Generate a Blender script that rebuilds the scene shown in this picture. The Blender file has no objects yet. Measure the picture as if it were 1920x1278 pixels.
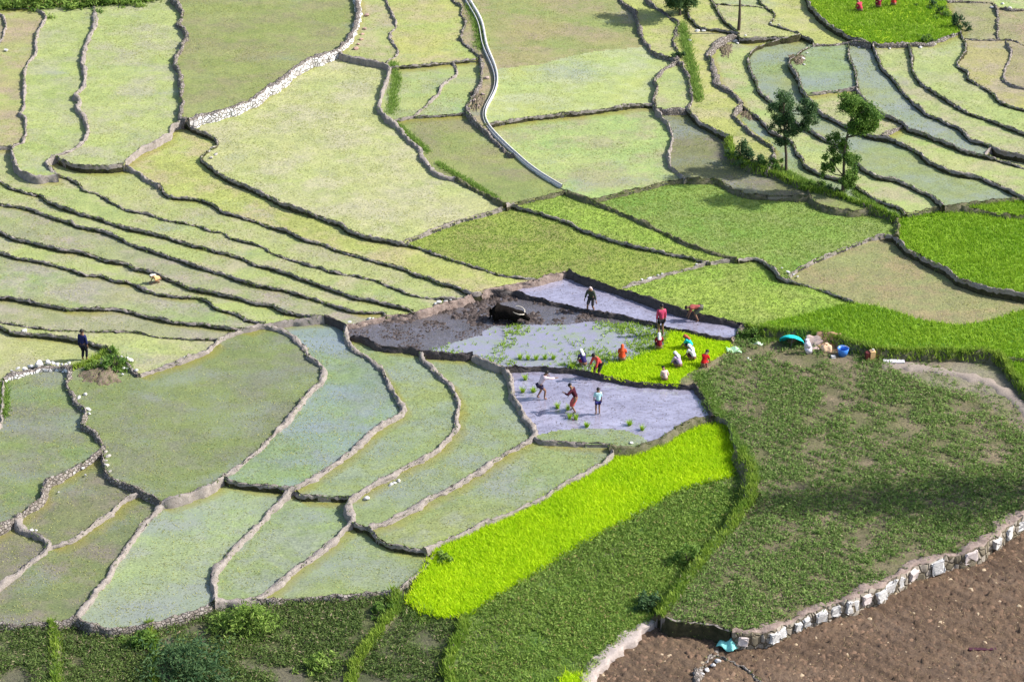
import bpy, bmesh, math, random
import numpy as np
from mathutils import Vector, Matrix
from collections import deque
random.seed(7); RNG = np.random.default_rng(11)
C = bpy.context.scene.collection
# ---------------------------------------------------------------- camera, sky, sun, exposure
FP, CH, PITCH, CY = 4330.0, 54.0, math.radians(30.0), -93.53     # focal length in photo pixels, camera height, tilt, position
cam = bpy.data.objects.new('camera', bpy.data.cameras.new('camera')); C.objects.link(cam)
cam.location = (0, CY, CH); cam.rotation_euler = (math.pi/2 - PITCH, 0, 0)
cam.data.sensor_width = 36; cam.data.lens = 36*FP/1920; cam.data.clip_end = 6000; cam.data.clip_start = 1
bpy.context.scene.camera = cam
SUN_EL, SUN_AZ = math.radians(40), math.radians(4)               # azimuth: counter-clockwise from +x
w = bpy.data.worlds.new('World'); bpy.context.scene.world = w; w.use_nodes = True
nt = w.node_tree; bg = nt.nodes['Background']; sky = nt.nodes.new('ShaderNodeTexSky')
sky.sky_type = 'NISHITA'; sky.sun_disc = False; sky.sun_elevation = SUN_EL; sky.sun_rotation = math.pi/2 - SUN_AZ
sky.dust_density = 2.2; sky.air_density = 1.0; bg.inputs['Strength'].default_value = 0.13
nt.links.new(sky.outputs[0], bg.inputs['Color'])
sl = bpy.data.lights.new('sun', 'SUN'); sl.energy = 4.6; sl.angle = math.radians(0.5); sl.color = (1, .96, .9)
so = bpy.data.objects.new('sun', sl); C.objects.link(so)
sd = Vector((math.cos(SUN_EL)*math.cos(SUN_AZ), math.cos(SUN_EL)*math.sin(SUN_AZ), math.sin(SUN_EL)))
so.rotation_euler = sd.to_track_quat('Z', 'Y').to_euler(); so.location = (60, 0, 60)
vs = bpy.context.scene.view_settings
vs.view_transform = 'Standard'; vs.look = 'None'; vs.gamma = 1; vs.exposure = 0.6

# ---------------------------------------------------------------- pixel <-> ground
cp, sp = math.cos(PITCH), math.sin(PITCH)
def unproj(u, v, z):
    u = np.asarray(u, float); v = np.asarray(v, float); z = np.asarray(z, float)
    a = (u-960)/FP; b = (639-v)/FP
    dz = -sp + b*cp; dy = cp + b*sp
    t = (z-CH)/dz
    return a*t, CY + dy*t
def proj(x, y, z):
    yy = y-CY; zz = z-CH
    dep = yy*cp - zz*sp; up = yy*sp + zz*cp
    return 960 + FP*x/dep, 639 - FP*up/dep

# ---------------------------------------------------------------- terrace edges traced on the ground: (id, style, width, height, points, label)
# styles: e earth bund, d dark mud bund, s stone, w pale stone wall, g grassy bund, c concrete, - no wall (change of crop only)
W = []
def L(id, st, w, h, pts, label=''): W.append([id, st, w, h, [tuple(p) for p in pts], label])
L('A1','e',.25,.18,[(-30,18),(0,25),(9,33),(10,50),(5,68),(0,78),(-40,110)],'short hooked bund at the upper left corner of the fields')
L('A0','-',0,0,[(-40,17),(62,15),(170,12),(265,5),(325,-4)])
L('A2','e',.28,.22,[(62,14),(80,20),(86,35),(70,58),(66,75),(67,100),(54,113),(45,133),(45,160),(46,200),(34,212),(46,216),(48,250),(43,265),(23,272),(24,295),(32,315),(50,326),(67,331),(107,330)],'first long grey bund below the hedge, with a small notch low on its left')
L('A2b','e',.2,.12,[(-40,272),(0,272),(23,272)],'short straight bund stub between two fields at the left edge')
L('A3','e',.3,.24,[(176,11),(179,38),(170,62),(160,85),(155,112),(160,138),(156,162),(140,177),(150,185),(145,202),(160,220),(165,238),(158,262),(135,278),(95,295),(85,303),(93,313),(107,328)],'second long grey bund below the hedge, with a hairpin bend at its foot')
L('A3x','k',0.16,.16,[(107,328),(130,335),(150,347),(152,356),(180,361),(195,369),(212,380),(242,394),(275,399),(305,410),(350,419),(375,424),(392,431),(420,435),(430,445),(450,450),(480,457),(498,464),(505,472),(530,480),(572,494),(600,500),(625,510),(667,515),(705,525),(742,540),(767,551),(792,556),(855,560),(870,557)],'long dark terrace edge running from the hairpin bend down to the muddy paddy')
L('A4','k',0.14,.12,[(108,296),(130,305),(160,311),(200,311),(232,308)],'thin sagging dark bund linking two grey bunds below a tall pale field')
L('A5','s',.34,.26,[(325,-20),(326,0),(335,8),(342,20),(342,35),(332,41),(345,49),(349,68),(336,95),(326,118),(336,126),(335,140),(342,155),(338,175),(342,195),(337,218),(352,223)],'rough grey stone bund with pale stones along its right side, left of the olive field')
L('A6','w',.36,.35,[(352,223),(362,221),(375,215),(412,208),(450,195),(480,182),(500,165),(525,150),(545,130),(580,112),(610,100),(635,92),(650,78),(665,50),(670,25),(672,0),(670,-25)],'long curved dry stone wall with bright white stones below the olive field')
L('A7','e',.26,.2,[(350,224),(325,230),(317,240),(320,248),(295,262),(265,275),(237,297),(232,307),(262,324),(270,332),(288,341),(303,348)],'grey bund running down left from the end of the white stone wall')
L('A7x','k',0.16,.16,[(303,348),(308,362),(318,368),(350,370),(380,374),(400,382),(415,395),(445,402),(480,413),(510,424),(547,434),(567,446),(605,456),(630,467),(660,474),(692,484),(730,494),(765,504),(772,511),(800,518),(825,530),(855,535),(870,544),(885,549),(902,548)],'dark terrace edge directly below the one that bounds the large cream field')
L('A8','k',0.18,.16,[(348,226),(362,240),(387,250),(405,257),(410,270),(380,290),(377,297),(390,308),(405,320),(415,325),(430,335),(462,347),(480,354),(502,365),(527,380),(567,392),(605,406),(635,415),(650,428),(687,441),(725,447),(760,455),(805,471),(842,485),(880,496),(930,511),(975,519),(1012,521)],'long dark terrace edge along the lower side of the large cream field')
L('A9','e',.3,.26,[(642,103),(662,106),(692,112),(720,117),(730,125),(725,145),(717,170),(707,195),(712,207),(732,225),(747,237),(767,262),(790,277),(788,290),(805,310),(815,320),(827,329),(855,333)],'grey bund with a rounded corner along the right of the cream field, grass behind it')
L('A9y','g',.24,.2,[(855,333),(880,347),(917,367),(947,385)],'grassy bund piece ending at the right tip of the cream field')
L('A9b','e',.12,.05,[(947,386),(920,397),(860,412),(800,435),(757,453)],'thin pale grey bund along the lower right of the cream field')
L('A9c','k',0.20,.2,[(947,385),(960,382),(980,389),(1035,405),(1065,416),(1100,432),(1147,449),(1185,459),(1247,471),(1297,482),(1330,490)],'dark grassy terrace edge between the olive field and the fresh green strip')
L('A10','e',.22,.16,[(722,-20),(724,0),(728,12),(740,32),(745,50),(730,60),(732,75),(745,90),(742,102),(725,118)],'wavy narrow bund coming down from the top edge to the rounded corner')
L('A11','s',.24,.2,[(845,-15),(852,3),(865,8),(866,25),(873,35),(872,50),(860,68),(870,80),(885,93),(902,106)],'jagged dark stone bund just left of the canal, at its upper end')
L('A12','k',0.14,.08,[(735,127),(800,121),(845,116),(890,112),(902,107)],'thin straight bund from the rounded corner across to the canal')
L('A13','e',.24,.16,[(850,115),(856,128),(857,140),(828,158),(822,175),(800,197),(780,215),(750,223),(738,224)],'curved pale bund dividing two small fields left of the canal')
L('A14','k',0.12,.06,[(776,219),(830,216),(874,212)],'thin straight low bund above the olive field beside the canal')
L('A15','s',.26,.2,[(902,107),(903,122),(900,140),(905,152),(885,180),(873,200),(878,212),(905,238),(930,265),(960,293)],'rubble bund hugging the left side of the canal bend')
L('K','c',0,0,[(868,-25),(875,0),(887,18),(901,42),(905,65),(908,88),(920,112),(930,137),(932,157),(926,177),(911,200),(903,217),(912,237),(930,258),(960,285),(997,318),(1035,342),(1062,357)],'white concrete irrigation canal')
L('Kx','g',.2,.18,[(1062,357),(1100,370),(1135,387),(1185,407),(1235,430),(1285,455),(1335,472),(1382,484)],'grassy bund with pale concrete patches that carries the canal line on downhill')
L('A16','-',0,0,[(935,128),(1010,120),(1060,107),(1110,96),(1197,88),(1215,84)])
L('A17','k',0.14,.1,[(912,233),(960,223),(1022,215),(1080,210),(1135,203),(1185,195),(1228,193)],'straight thin bund from the canal bend to the small walled plot')
L('A18','s',.26,.2,[(1160,-15),(1165,0),(1180,10),(1192,25),(1197,45),(1202,65),(1212,80),(1217,92),(1232,101),(1255,107),(1270,115)],'bumpy stone bund coming down to the small walled plot from the top edge')
L('A19','s',.26,.22,[(1272,115),(1247,125),(1230,140),(1228,150),(1232,160),(1228,180),(1230,205)],'left side wall of the small walled plot')
L('A19x','e',.24,.2,[(1230,205),(1247,225),(1260,245),(1260,265),(1252,288),(1255,308),(1268,320),(1285,334)],'wavy bund leading down from the small walled plot')
L('A20','s',.26,.24,[(1272,115),(1275,117),(1288,137),(1295,162),(1297,190),(1285,202),(1250,204),(1232,200)],'right and lower walls of the small walled plot, dark at the foot')
L('A21','s',.26,.2,[(1205,-10),(1215,2),(1230,12),(1255,27),(1270,40),(1268,55),(1263,75),(1270,95),(1272,113)],'stone bund beside the grassy gully below the top tree')
L('A22','k',0.16,.16,[(1280,-20),(1287,10),(1292,32),(1310,50),(1328,54),(1360,56),(1385,62)],'curved dark bund ending at the bare pole')
L('A23','k',0.16,.16,[(1328,-15),(1335,5),(1347,20),(1360,40),(1382,60)],'slanting bund from the top edge to the foot of the bare pole')
L('A24','k',0.12,.1,[(1338,8),(1385,10),(1422,12),(1440,17),(1453,28),(1450,38),(1440,45),(1477,56),(1500,63),(1522,75),(1528,84)],'thin bund passing behind the bare pole and curling round a small terrace')
L('A24b','k',0.16,.1,[(1420,-15),(1425,5),(1440,16)],'short bund stub at the top edge right of the bare pole')
L('A24c','k',0.14,.1,[(1385,70),(1410,71),(1440,68),(1470,69)],'short low bund right of the foot of the bare pole')
L('A25','s',.5,.26,[(1385,63),(1365,68),(1338,82),(1327,102),(1337,125),(1342,145),(1348,160),(1375,172),(1390,192)],'thick brown stone wall curving down below the bare pole')
L('A27','s',.26,.26,[(1390,192),(1376,205),(1374,217),(1390,229),(1409,249),(1430,262),(1452,277),(1450,300),(1436,318)],'stone bund curving round the earth mound left of the slender tree')
L('A26','k',0.20,.24,[(1500,66),(1470,72),(1440,82),(1417,90),(1402,105),(1403,120),(1415,145),(1422,168),(1450,193),(1481,217),(1495,229),(1522,244),(1538,256),(1557,263),(1582,272),(1597,297),(1622,318),(1645,330),(1680,335),(1702,345),(1727,357),(1747,365),(1767,382)],'long bund with a thick stony head that passes behind both slender trees')
L('A28','k',0.20,.18,[(1390,192),(1404,206),(1424,220),(1436,234),(1450,248),(1471,256),(1486,263),(1490,277),(1503,294),(1505,306),(1522,318),(1540,325),(1577,335),(1598,342),(1615,355),(1637,370),(1665,380),(1692,390)],'dark terrace edge running past the feet of the slender trees')
L('A29','k',0.20,.18,[(1292,205),(1310,225),(1347,245),(1368,257)],'dark bund from the walled plot to the shrub covered mound')
L('A29x','g',.24,.2,[(1368,257),(1372,290),(1400,305),(1435,318),(1460,329),(1486,342),(1512,353),(1547,360),(1581,368),(1598,375),(1635,387),(1665,397),(1682,405)],'overgrown bund below the slender trees')
L('A30','g',.14,.08,[(1514,357),(1520,372),(1530,380),(1560,390),(1600,395),(1640,389)],'low grassy rim round a small lens shaped olive patch')
L('A31','k',0.20,.2,[(1510,-15),(1520,10),(1540,32),(1555,45),(1580,60),(1600,70),(1635,80)],'dark bund on the lower left of the bright green field at the top')
L('A31b','s',.22,.16,[(1522,84),(1560,84),(1590,81),(1635,80)],'short stone bund below the bright green field, left part')
L('A31c','s',.34,.2,[(1635,80),(1700,81),(1745,80),(1775,68),(1800,58)],'rubble bund with pale stones under the bright green field')
L('A31d','g',.2,.1,[(1800,58),(1792,40),(1776,20),(1765,-15)],'weedy bund on the right of the bright green field')
L('A32','k',0.20,.24,[(1522,84),(1505,92),(1478,117),(1497,140),(1502,162),(1515,185),(1540,210),(1570,225),(1590,235),(1630,252),(1672,260),(1702,272),(1727,287),(1740,300),(1785,320),(1840,330),(1877,347),(1920,368),(1960,385)],'long bund starting at a brown stony corner and passing behind the broad crowned tree')
L('A33','k',0.20,.22,[(1590,81),(1592,112),(1605,130),(1605,150),(1610,172),(1630,195),(1660,215),(1690,228),(1702,240),(1727,248),(1765,262),(1802,278),(1852,293),(1920,313),(1960,322)],'long bund on the left of the grey watery strip')
L('A32h','e',.12,.08,[(1512,178),(1550,172),(1608,166)],'thin cross bund between two small pale terraces')
L('A33b','s',.3,.16,[(1693,234),(1675,245),(1652,257)],'short pinkish rubble bank joining two long bunds')
L('A34','k',0.20,.22,[(1637,81),(1645,105),(1655,128),(1677,148),(1690,168),(1710,188),(1735,210),(1765,223),(1802,240),(1815,255),(1827,263),(1860,272),(1877,282),(1920,290),(1960,298)],'long bund on the right of the grey watery strip')
L('A34b','e',.2,.1,[(1862,274),(1852,283),(1845,292)],'tiny cross bund closing the lower end of the grey watery strip')
L('A35','k',0.20,.2,[(1705,81),(1710,105),(1710,130),(1722,150),(1752,172),(1790,195),(1815,210),(1852,222),(1885,235),(1920,250),(1960,262)],'third long bund in the group of strips on the upper right')
L('A36','k',0.20,.2,[(1800,58),(1810,80),(1810,100),(1797,112),(1795,122),(1815,135),(1815,147),(1840,160),(1860,172),(1870,187),(1890,197),(1920,205),(1960,212)],'uppermost long bund of the upper right strips, kinked near its top')
L('A37','e',.12,.08,[(1812,73),(1827,75),(1865,75),(1900,75),(1920,85),(1960,90)],'thin level bund below two brown plots near the upper right corner')
L('A38','s',.2,.16,[(1865,10),(1872,25),(1870,50),(1872,74)],'short upright bund between two brown plots near the upper right corner')
L('A38b','s',.24,.18,[(1768,0),(1820,3),(1860,3),(1868,14),(1900,18),(1960,15)],'brown stone bund along the top edge near the upper right corner')
L('A39','e',.22,.16,[(1887,76),(1897,95),(1892,115),(1882,132),(1882,150),(1897,160),(1920,164),(1960,165)],'S shaped bund close to the right edge of the upper fields')
L('B1','k',0.16,.16,[(-40,322),(0,339),(20,350),(50,359),(80,365),(85,375),(105,384),(137,394),(187,409),(220,420),(250,429),(275,434),(312,442),(350,455),(395,466),(437,477),(462,486),(480,495),(512,502),(550,515),(592,530),(630,544),(667,556),(705,562),(742,572),(772,579)],'uppermost long dark terrace edge of those that reach the left edge')
L('B2','k',0.16,.16,[(-40,375),(0,380),(30,385),(67,394),(100,407),(130,416),(150,424),(187,430),(215,440),(237,452),(262,462),(300,474),(337,486),(362,496),(395,505),(430,516),(455,527),(480,534),(530,541),(567,552),(605,564),(635,575),(667,584),(700,584),(722,583)],'second long dark terrace edge of those that reach the left edge')
L('B3','k',0.16,.16,[(-40,424),(0,434),(25,444),(50,449),(75,457),(112,465),(150,470),(175,476),(195,486),(237,491),(250,502),(287,507),(307,517),(332,527),(355,539),(387,545),(425,551),(450,557),(480,566),(510,570),(530,582),(567,589),(590,592),(608,591)],'dark terrace edge running past the crouching worker in orange')
L('B4','k',0.16,.16,[(-40,460),(0,472),(25,481),(62,487),(100,495),(137,505),(160,514),(190,515),(212,525),(250,530),(275,545),(300,551),(337,555),(370,556),(395,565),(402,577),(440,584),(462,597),(480,601),(497,604)],'dark terrace edge next below the crouching worker in orange')
L('B5','k',0.14,.14,[(-40,552),(0,555),(20,556),(75,567),(125,577),(175,576),(215,575),(237,580),(275,590),(325,601),(375,605),(420,612),(455,614)],'flat dark terrace edge third above the man in navy')
L('B6','k',0.12,.1,[(-40,597),(0,603),(25,606),(67,614),(87,617),(162,621),(245,621),(300,631),(362,636),(408,637)],'faint low bund passing just behind the head of the man in navy')
L('B7','k',0.16,.16,[(-40,600),(0,611),(25,622),(62,624),(105,629),(150,637),(170,640),(190,648),(202,654)],'dark terrace edge passing behind the man in navy')
L('B8','e',.24,.16,[(608,591),(560,598),(500,606),(480,608),(450,620),(412,636),(387,656),(345,675),(300,687),(262,702)],'grey brown bund along the top of the big grey green paddy')
L('B9','e',.3,.22,[(500,606),(530,618),(550,630),(562,640),(573,655),(577,667),(600,682),(607,695),(602,712),(580,735),(555,767),(530,795),(505,820),(480,845),(437,880),(400,905),(350,925),(305,940),(292,958),(270,975),(250,1005),(225,1043),(205,1075),(175,1113),(155,1138),(137,1157)],'long pinkish grey bund on the right side of the big grey green paddy')
L('B10','e',.32,.24,[(648,604),(648,628),(660,652),(690,668),(712,687),(732,722),(750,750),(755,760),(750,775),(720,790),(692,812),(670,835),(635,862),(605,880),(567,905),(545,915),(520,945),(505,958),(480,985),(440,1025),(405,1065),(400,1083),(402,1115),(402,1127)],'long bund on the right side of the bluish paddy')
L('B10w','s',.3,.2,[(-40,1172),(0,1172),(60,1172),(100,1165),(137,1158),(170,1172),(210,1178),(272,1168),(300,1163),(337,1153),(385,1135),(402,1127)],'brown crumbling bund along the foot of the left paddies above the scrub')
L('B10s','d',.2,.1,[(612,591),(640,604),(650,612)],'short mud bund at the left tip of the muddy paddy')
L('B11','d',.22,.14,[(650,628),(664,629),(680,630),(692,637),(705,646),(739,650),(769,650),(787,656),(810,660),(850,663),(888,662)],'muddy bund along the lower left of the ploughed mud')
L('B12','e',.32,.24,[(787,656),(795,675),(817,697),(842,715),(857,742),(862,760),(855,780),(857,800),(835,825),(822,840),(792,857),(750,877),(717,897),(667,925),(652,940),(655,955),(665,975),(640,995),(610,1023),(580,1045),(545,1068),(517,1095),(492,1113),(480,1120),(455,1126),(402,1127)],'long bund with two white stone heaps at its foot')
L('B13','e',.3,.24,[(888,662),(910,675),(947,687),(957,705),(960,740),(975,757),(982,780),(1000,795),(1006,812),(982,827),(960,838),(937,855),(905,877),(855,907),(805,932),(762,957),(730,973),(697,984)],'long bund on the left of the lower mud paddy where three people plant')
L('B14','k',0.16,.12,[(667,982),(692,988),(705,1008),(725,1017),(755,1024),(790,1028),(814,1036)],'thin dark bund curving to the tip of the chartreuse seedbed')
L('B15h','e',.12,.06,[(1004,822),(1020,827),(1072,829),(1145,832)],'thin level bund below the half planted corner of the lower mud paddy')
L('B15','e',.26,.2,[(1145,832),(1147,848),(1132,865),(1100,882),(1060,902),(1022,927),(985,947),(960,958),(905,980),(855,1003),(817,1018),(800,1030)],'pale bund along the upper side of the chartreuse seedbed')
L('B16','e',.26,.2,[(816,1036),(805,1055),(785,1075),(762,1093),(735,1107)],'short pale curved bund at the left tip of the chartreuse seedbed')
L('B16w','s',.24,.16,[(735,1107),(660,1112),(600,1118),(520,1122),(480,1123)],'low crumbling bund above the scrub between two paddies and the seedbed tip')
L('B17','k',0.12,.06,[(425,900),(480,907),(545,914)],'thin cross bund closing the lower end of the bluish paddy')
L('B18','k',0.12,.06,[(550,916),(562,926),(617,929),(655,930)],'thin cross bund right of the bluish paddy')
L('C1','s',.3,.26,[(135,690),(122,715),(132,732),(142,752),(160,775),(155,795),(180,810),(190,827),(192,842),(162,860),(125,882),(87,905),(77,917),(82,930),(50,952),(25,968),(0,985),(-40,1005)],'stony terrace wall with a tall brown face round the far left paddy')
L('C2','s',.2,.16,[(193,844),(197,877),(212,897),(232,902),(260,915),(275,925),(302,936)],'short dark bund running from the stony wall to the long grey bund')
L('C3','e',.24,.18,[(262,917),(230,937),(212,958),(175,983),(140,1008),(112,1018),(92,1024)],'narrow pale bund between two small left paddies')
L('C4','e',.34,.24,[(32,962),(30,978),(50,993),(70,1003),(92,1013),(92,1023),(62,1048),(25,1078),(0,1098),(-40,1125)],'pale bund with a broad face at the lower left edge')
L('C0','w',.3,.24,[(5,708),(30,700),(60,690),(85,687),(110,687),(135,690)],'rough wall of white rocks left of the man in navy')
L('C0x','g',.24,.12,[(135,690),(160,682),(185,668),(202,654)],'grassy bank where the man in navy stands')
L('C0y','s',.3,.16,[(202,654),(225,672),(245,690),(262,702)],'white stone edging on the right of the mound')
L('C5','e',.24,.2,[(-40,712),(-5,716),(5,708),(5,750),(2,790),(-30,830)],'bund touching the left edge beside the rock wall')
L('D1','d',.26,.12,[(648,608),(670,606),(699,599),(735,591),(779,585),(818,573),(848,565),(878,555),(917,540),(957,533),(1016,521),(1045,512),(1064,507)],'long reddish brown mud bund on the upper left of the muddy paddies')
L('D2','d',.22,.16,[(1064,507),(1097,520),(1135,532),(1172,545),(1210,557),(1247,572),(1280,582),(1322,590),(1360,597),(1400,606)],'black wet mud bund along the back of the upper mud paddy')
L('D3','d',.34,.14,[(1400,606),(1385,625),(1370,634)],'short pinkish mud bank closing the right end of the upper mud paddy')
L('D4','d',.2,.16,[(917,540),(940,544),(960,547),(1010,558),(1060,570),(1110,583),(1160,590),(1210,602),(1247,610),(1285,618),(1335,630),(1372,636)],'straight black mud bund between the upper mud paddy and the ploughed mud')
L('D5','d',.18,.14,[(950,688),(1010,687),(1072,691),(1100,697),(1135,705),(1172,711),(1210,716),(1260,720),(1305,721)],'black mud bund along the back of the lower mud paddy')
L('D6','d',.24,.2,[(1305,721),(1320,745),(1330,765),(1338,777)],'dark bund on the right of the lower mud paddy')
L('D7','g',.34,.14,[(1338,777),(1300,787),(1270,800),(1240,820),(1215,828),(1190,838),(1160,840),(1146,836)],'low grassy rim between the lower mud paddy and the chartreuse seedbed')
L('D8','-',0,0,[(1006,814),(1047,805),(1110,802),(1170,805),(1200,815),(1215,828)])
L('Y1','-',0,0,[(790,1078),(765,1127),(790,1147),(830,1156),(880,1150),(940,1110),(1000,1075),(1080,1025),(1180,970),(1270,920),(1320,905),(1368,893),(1392,845),(1375,830),(1370,800),(1365,785),(1338,777)])
L('Y2','-',0,0,[(1108,699),(1112,690),(1150,681),(1180,674),(1210,662),(1245,652),(1258,622)])
L('Y3','-',0,0,[(1372,636),(1362,655),(1335,672),(1300,692),(1275,708),(1270,720)])
L('Y4','-',0,0,[(1366,640),(1380,650),(1345,680),(1318,705),(1306,720)])
L('M1','-',0,0,[(690,640),(760,622),(840,615),(900,622),(925,610),(1000,606),(1060,608),(1100,600),(1150,605),(1200,603)])
L('M2','-',0,0,[(800,658),(850,640),(920,622),(985,613),(1060,618),(1120,628),(1180,640),(1245,652)])
L('E1','g',.18,.16,[(1400,606),(1415,612),(1445,617),(1500,620),(1545,626),(1575,634),(1600,643),(1640,652),(1690,657),(1790,657),(1850,660),(1880,668),(1895,695),(1920,725),(1955,760)],'dark grassy terrace edge behind the heap of belongings, along the vivid green strip')
L('K1','-',0,0,[(1645,653),(1675,694),(1745,722),(1830,742),(1885,785),(1960,850)])
L('E1b','g',.16,.1,[(1880,668),(1920,672),(1960,676)],'short grassy bund at the right edge below the vivid green strip')
L('E2','k',0.20,.24,[(1382,484),(1415,480),(1430,485),(1447,500),(1465,518),(1490,528),(1527,538),(1552,545),(1590,562),(1600,566)],'dark curved terrace edge with a few white stones, left of the brown field')
L('E2x','-',0,0,[(1600,566),(1640,572),(1700,590),(1740,600),(1800,608),(1850,600),(1900,585),(1960,570)])
L('E3','k',0.20,.24,[(1660,440),(1682,443),(1697,462),(1727,477),(1752,492),(1780,505),(1795,520),(1827,530),(1860,541),(1920,550),(1960,556)],'dark terrace edge between the brown field and the bright green field on the right')
L('E4','e',.1,.04,[(1478,522),(1483,510),(1540,482),(1590,462),(1627,447),(1660,440)],'thin straight bund along the upper left of the brown field')
L('E5','g',.3,.12,[(1682,405),(1685,420),(1680,443)],'short weedy bank joining two green fields')
L('E7','g',.14,.06,[(1692,402),(1740,392),(1790,385),(1850,378),(1920,368)],'low grassy rim at the top of the bright green field on the right')
L('E8','g',.14,.08,[(1800,386),(1840,393),(1870,400),(1920,403),(1960,406)],'low dark grassy bund across the top of the bright green field on the right')
L('E9','g',.12,.06,[(1105,373),(1120,372),(1185,357),(1250,340),(1285,335),(1345,336),(1372,352),(1397,362),(1440,366),(1516,368)],'low grassy rim round the top of the wide mid green field')
L('E10','g',.1,.04,[(1060,358),(990,375),(952,384)],'low grassy line at the head of the fresh green strip')
L('E11','e',.24,.08,[(1330,490),(1285,505),(1235,518),(1197,530),(1160,541)],'greyish bund with a row of white stones above the upper mud paddy')
L('E12','e',.16,.1,[(1330,490),(1355,487),(1382,484)],'short grey bund where four green fields meet')
L('E13','-',0,0,[(1425,608),(1440,600),(1500,590),(1560,575),(1600,566)])
L('F1','w',.5,.1,[(1960,940),(1920,960),(1885,973),(1862,1002),(1815,1027),(1752,1045),(1715,1055),(1685,1072),(1627,1102),(1580,1122),(1527,1138),(1465,1164),(1440,1174),(1400,1184),(1372,1182)],'high retaining wall of white boulders above the brown ploughed slope')
L('F2','k',.2,.1,[(1372,1182),(1345,1172),(1310,1166),(1260,1163),(1236,1152)],'dark grassy edge above the small brown plot')
L('F3','c2',.62,.14,[(1236,1150),(1190,1182),(1140,1222),(1108,1255),(1090,1300)],'thick smooth mud plastered wall end rising from the brown plot')
L('F4','s',.44,.1,[(1372,1184),(1345,1200),(1338,1225),(1312,1250),(1303,1300)],'earth bank with a few white stones between two brown plots')
L('F5','s',.2,.08,[(1345,1228),(1375,1240),(1410,1262),(1450,1300)],'dark diagonal bank at the lower edge of the ploughed slope')
L('G1','g',.34,.16,[(97,1168),(104,1200),(103,1240),(106,1290)],'upright grassy bund dividing the scrub near the lower left corner')
L('G2','g',.34,.14,[(280,1170),(290,1210),(286,1250),(290,1290)],'second upright grassy bund in the scrub at the bottom')
L('G3','g',.5,.2,[(740,1112),(745,1140),(715,1175),(690,1210),(668,1240),(655,1290)],'broad bright grassy bund slanting down through the scrub')
L('G4','g',.4,.18,[(872,1152),(868,1180),(848,1215),(838,1250),(852,1290)],'grassy bund in the scrub below the chartreuse seedbed')
L('G5','g',.7,.14,[(1388,845),(1412,880),(1408,935),(1372,985),(1330,1030),(1300,1070),(1262,1120),(1238,1148)],'broad grassy ridge curving down from the corner of the seedbed')
L('Y5','-',0,0,[(1048,1300),(1052,1272),(1075,1264),(1100,1270)])

# ground levels in metres at photo positions
LV = [(25,150,.55),(90,200,.7),(250,150,.85),(500,80,1.25),(550,250,.7),(350,320,.55),(60,300,.35),(100,345,.15),(60,400,-.15),(60,500,-.45),(60,580,-.7),(60,640,-1.0),
 (400,470,.1),(500,560,-.25),(600,450,.35),(800,540,.05),(700,545,-.1),(690,60,1.1),(800,70,1.15),(800,165,.9),(835,260,.75),(1050,50,1.35),(1070,160,1.15),(1080,270,.85),(1225,60,1.5),
 (1310,150,1.5),(1310,20,1.75),(1400,30,1.9),(1450,130,1.75),(1400,150,1.6),(1560,110,1.9),(1690,180,1.9),(1760,180,2.1),(1830,170,2.3),(1880,120,2.55),(1650,40,2.4),(1650,290,1.4),(1560,320,1.15),(1480,300,1.05),
 (1310,270,1.0),(1800,290,1.75),(1850,370,1.25),(1700,370,1.0),(1100,400,.5),(1030,460,.35),(1400,420,.55),(1360,550,.05),(1650,520,.45),(1780,450,.85),(1500,600,.15),(1870,610,.25),
 (90,820,-.75),(380,780,-.75),(640,720,-.78),(760,800,-.85),(880,800,-.95),(960,890,-1.0),(1070,880,-1.1),(340,1040,-1.3),(560,1000,-1.35),(700,1060,-1.45),(150,950,-1.15),(230,1020,-1.15),(30,1030,-1.3),
 (1150,560,-.2),(1280,600,-.2),(850,600,-.42),(1100,640,-.42),(1150,750,-.72),(1000,1000,-1.35),(1600,800,-.42),(1700,900,-.45),(1500,1050,-.5),(1300,1000,-1.3),(1150,1100,-1.35),(300,1230,-2.0),(600,1200,-2.0),(780,1200,-1.8),(1250,1220,-1.7),(1700,1180,-1.9),(1900,1050,-1.9),(1600,1250,-1.9),(1330,1265,-1.9)]
LV = np.array(LV, float); LV[:,2] *= .5
def level_at(u, v):
    d2 = (LV[:,0]-u)**2 + ((LV[:,1]-v)*1.8)**2 + 60
    wt = 1/d2**1.6
    return float((wt*LV[:,2]).sum()/wt.sum())

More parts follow.
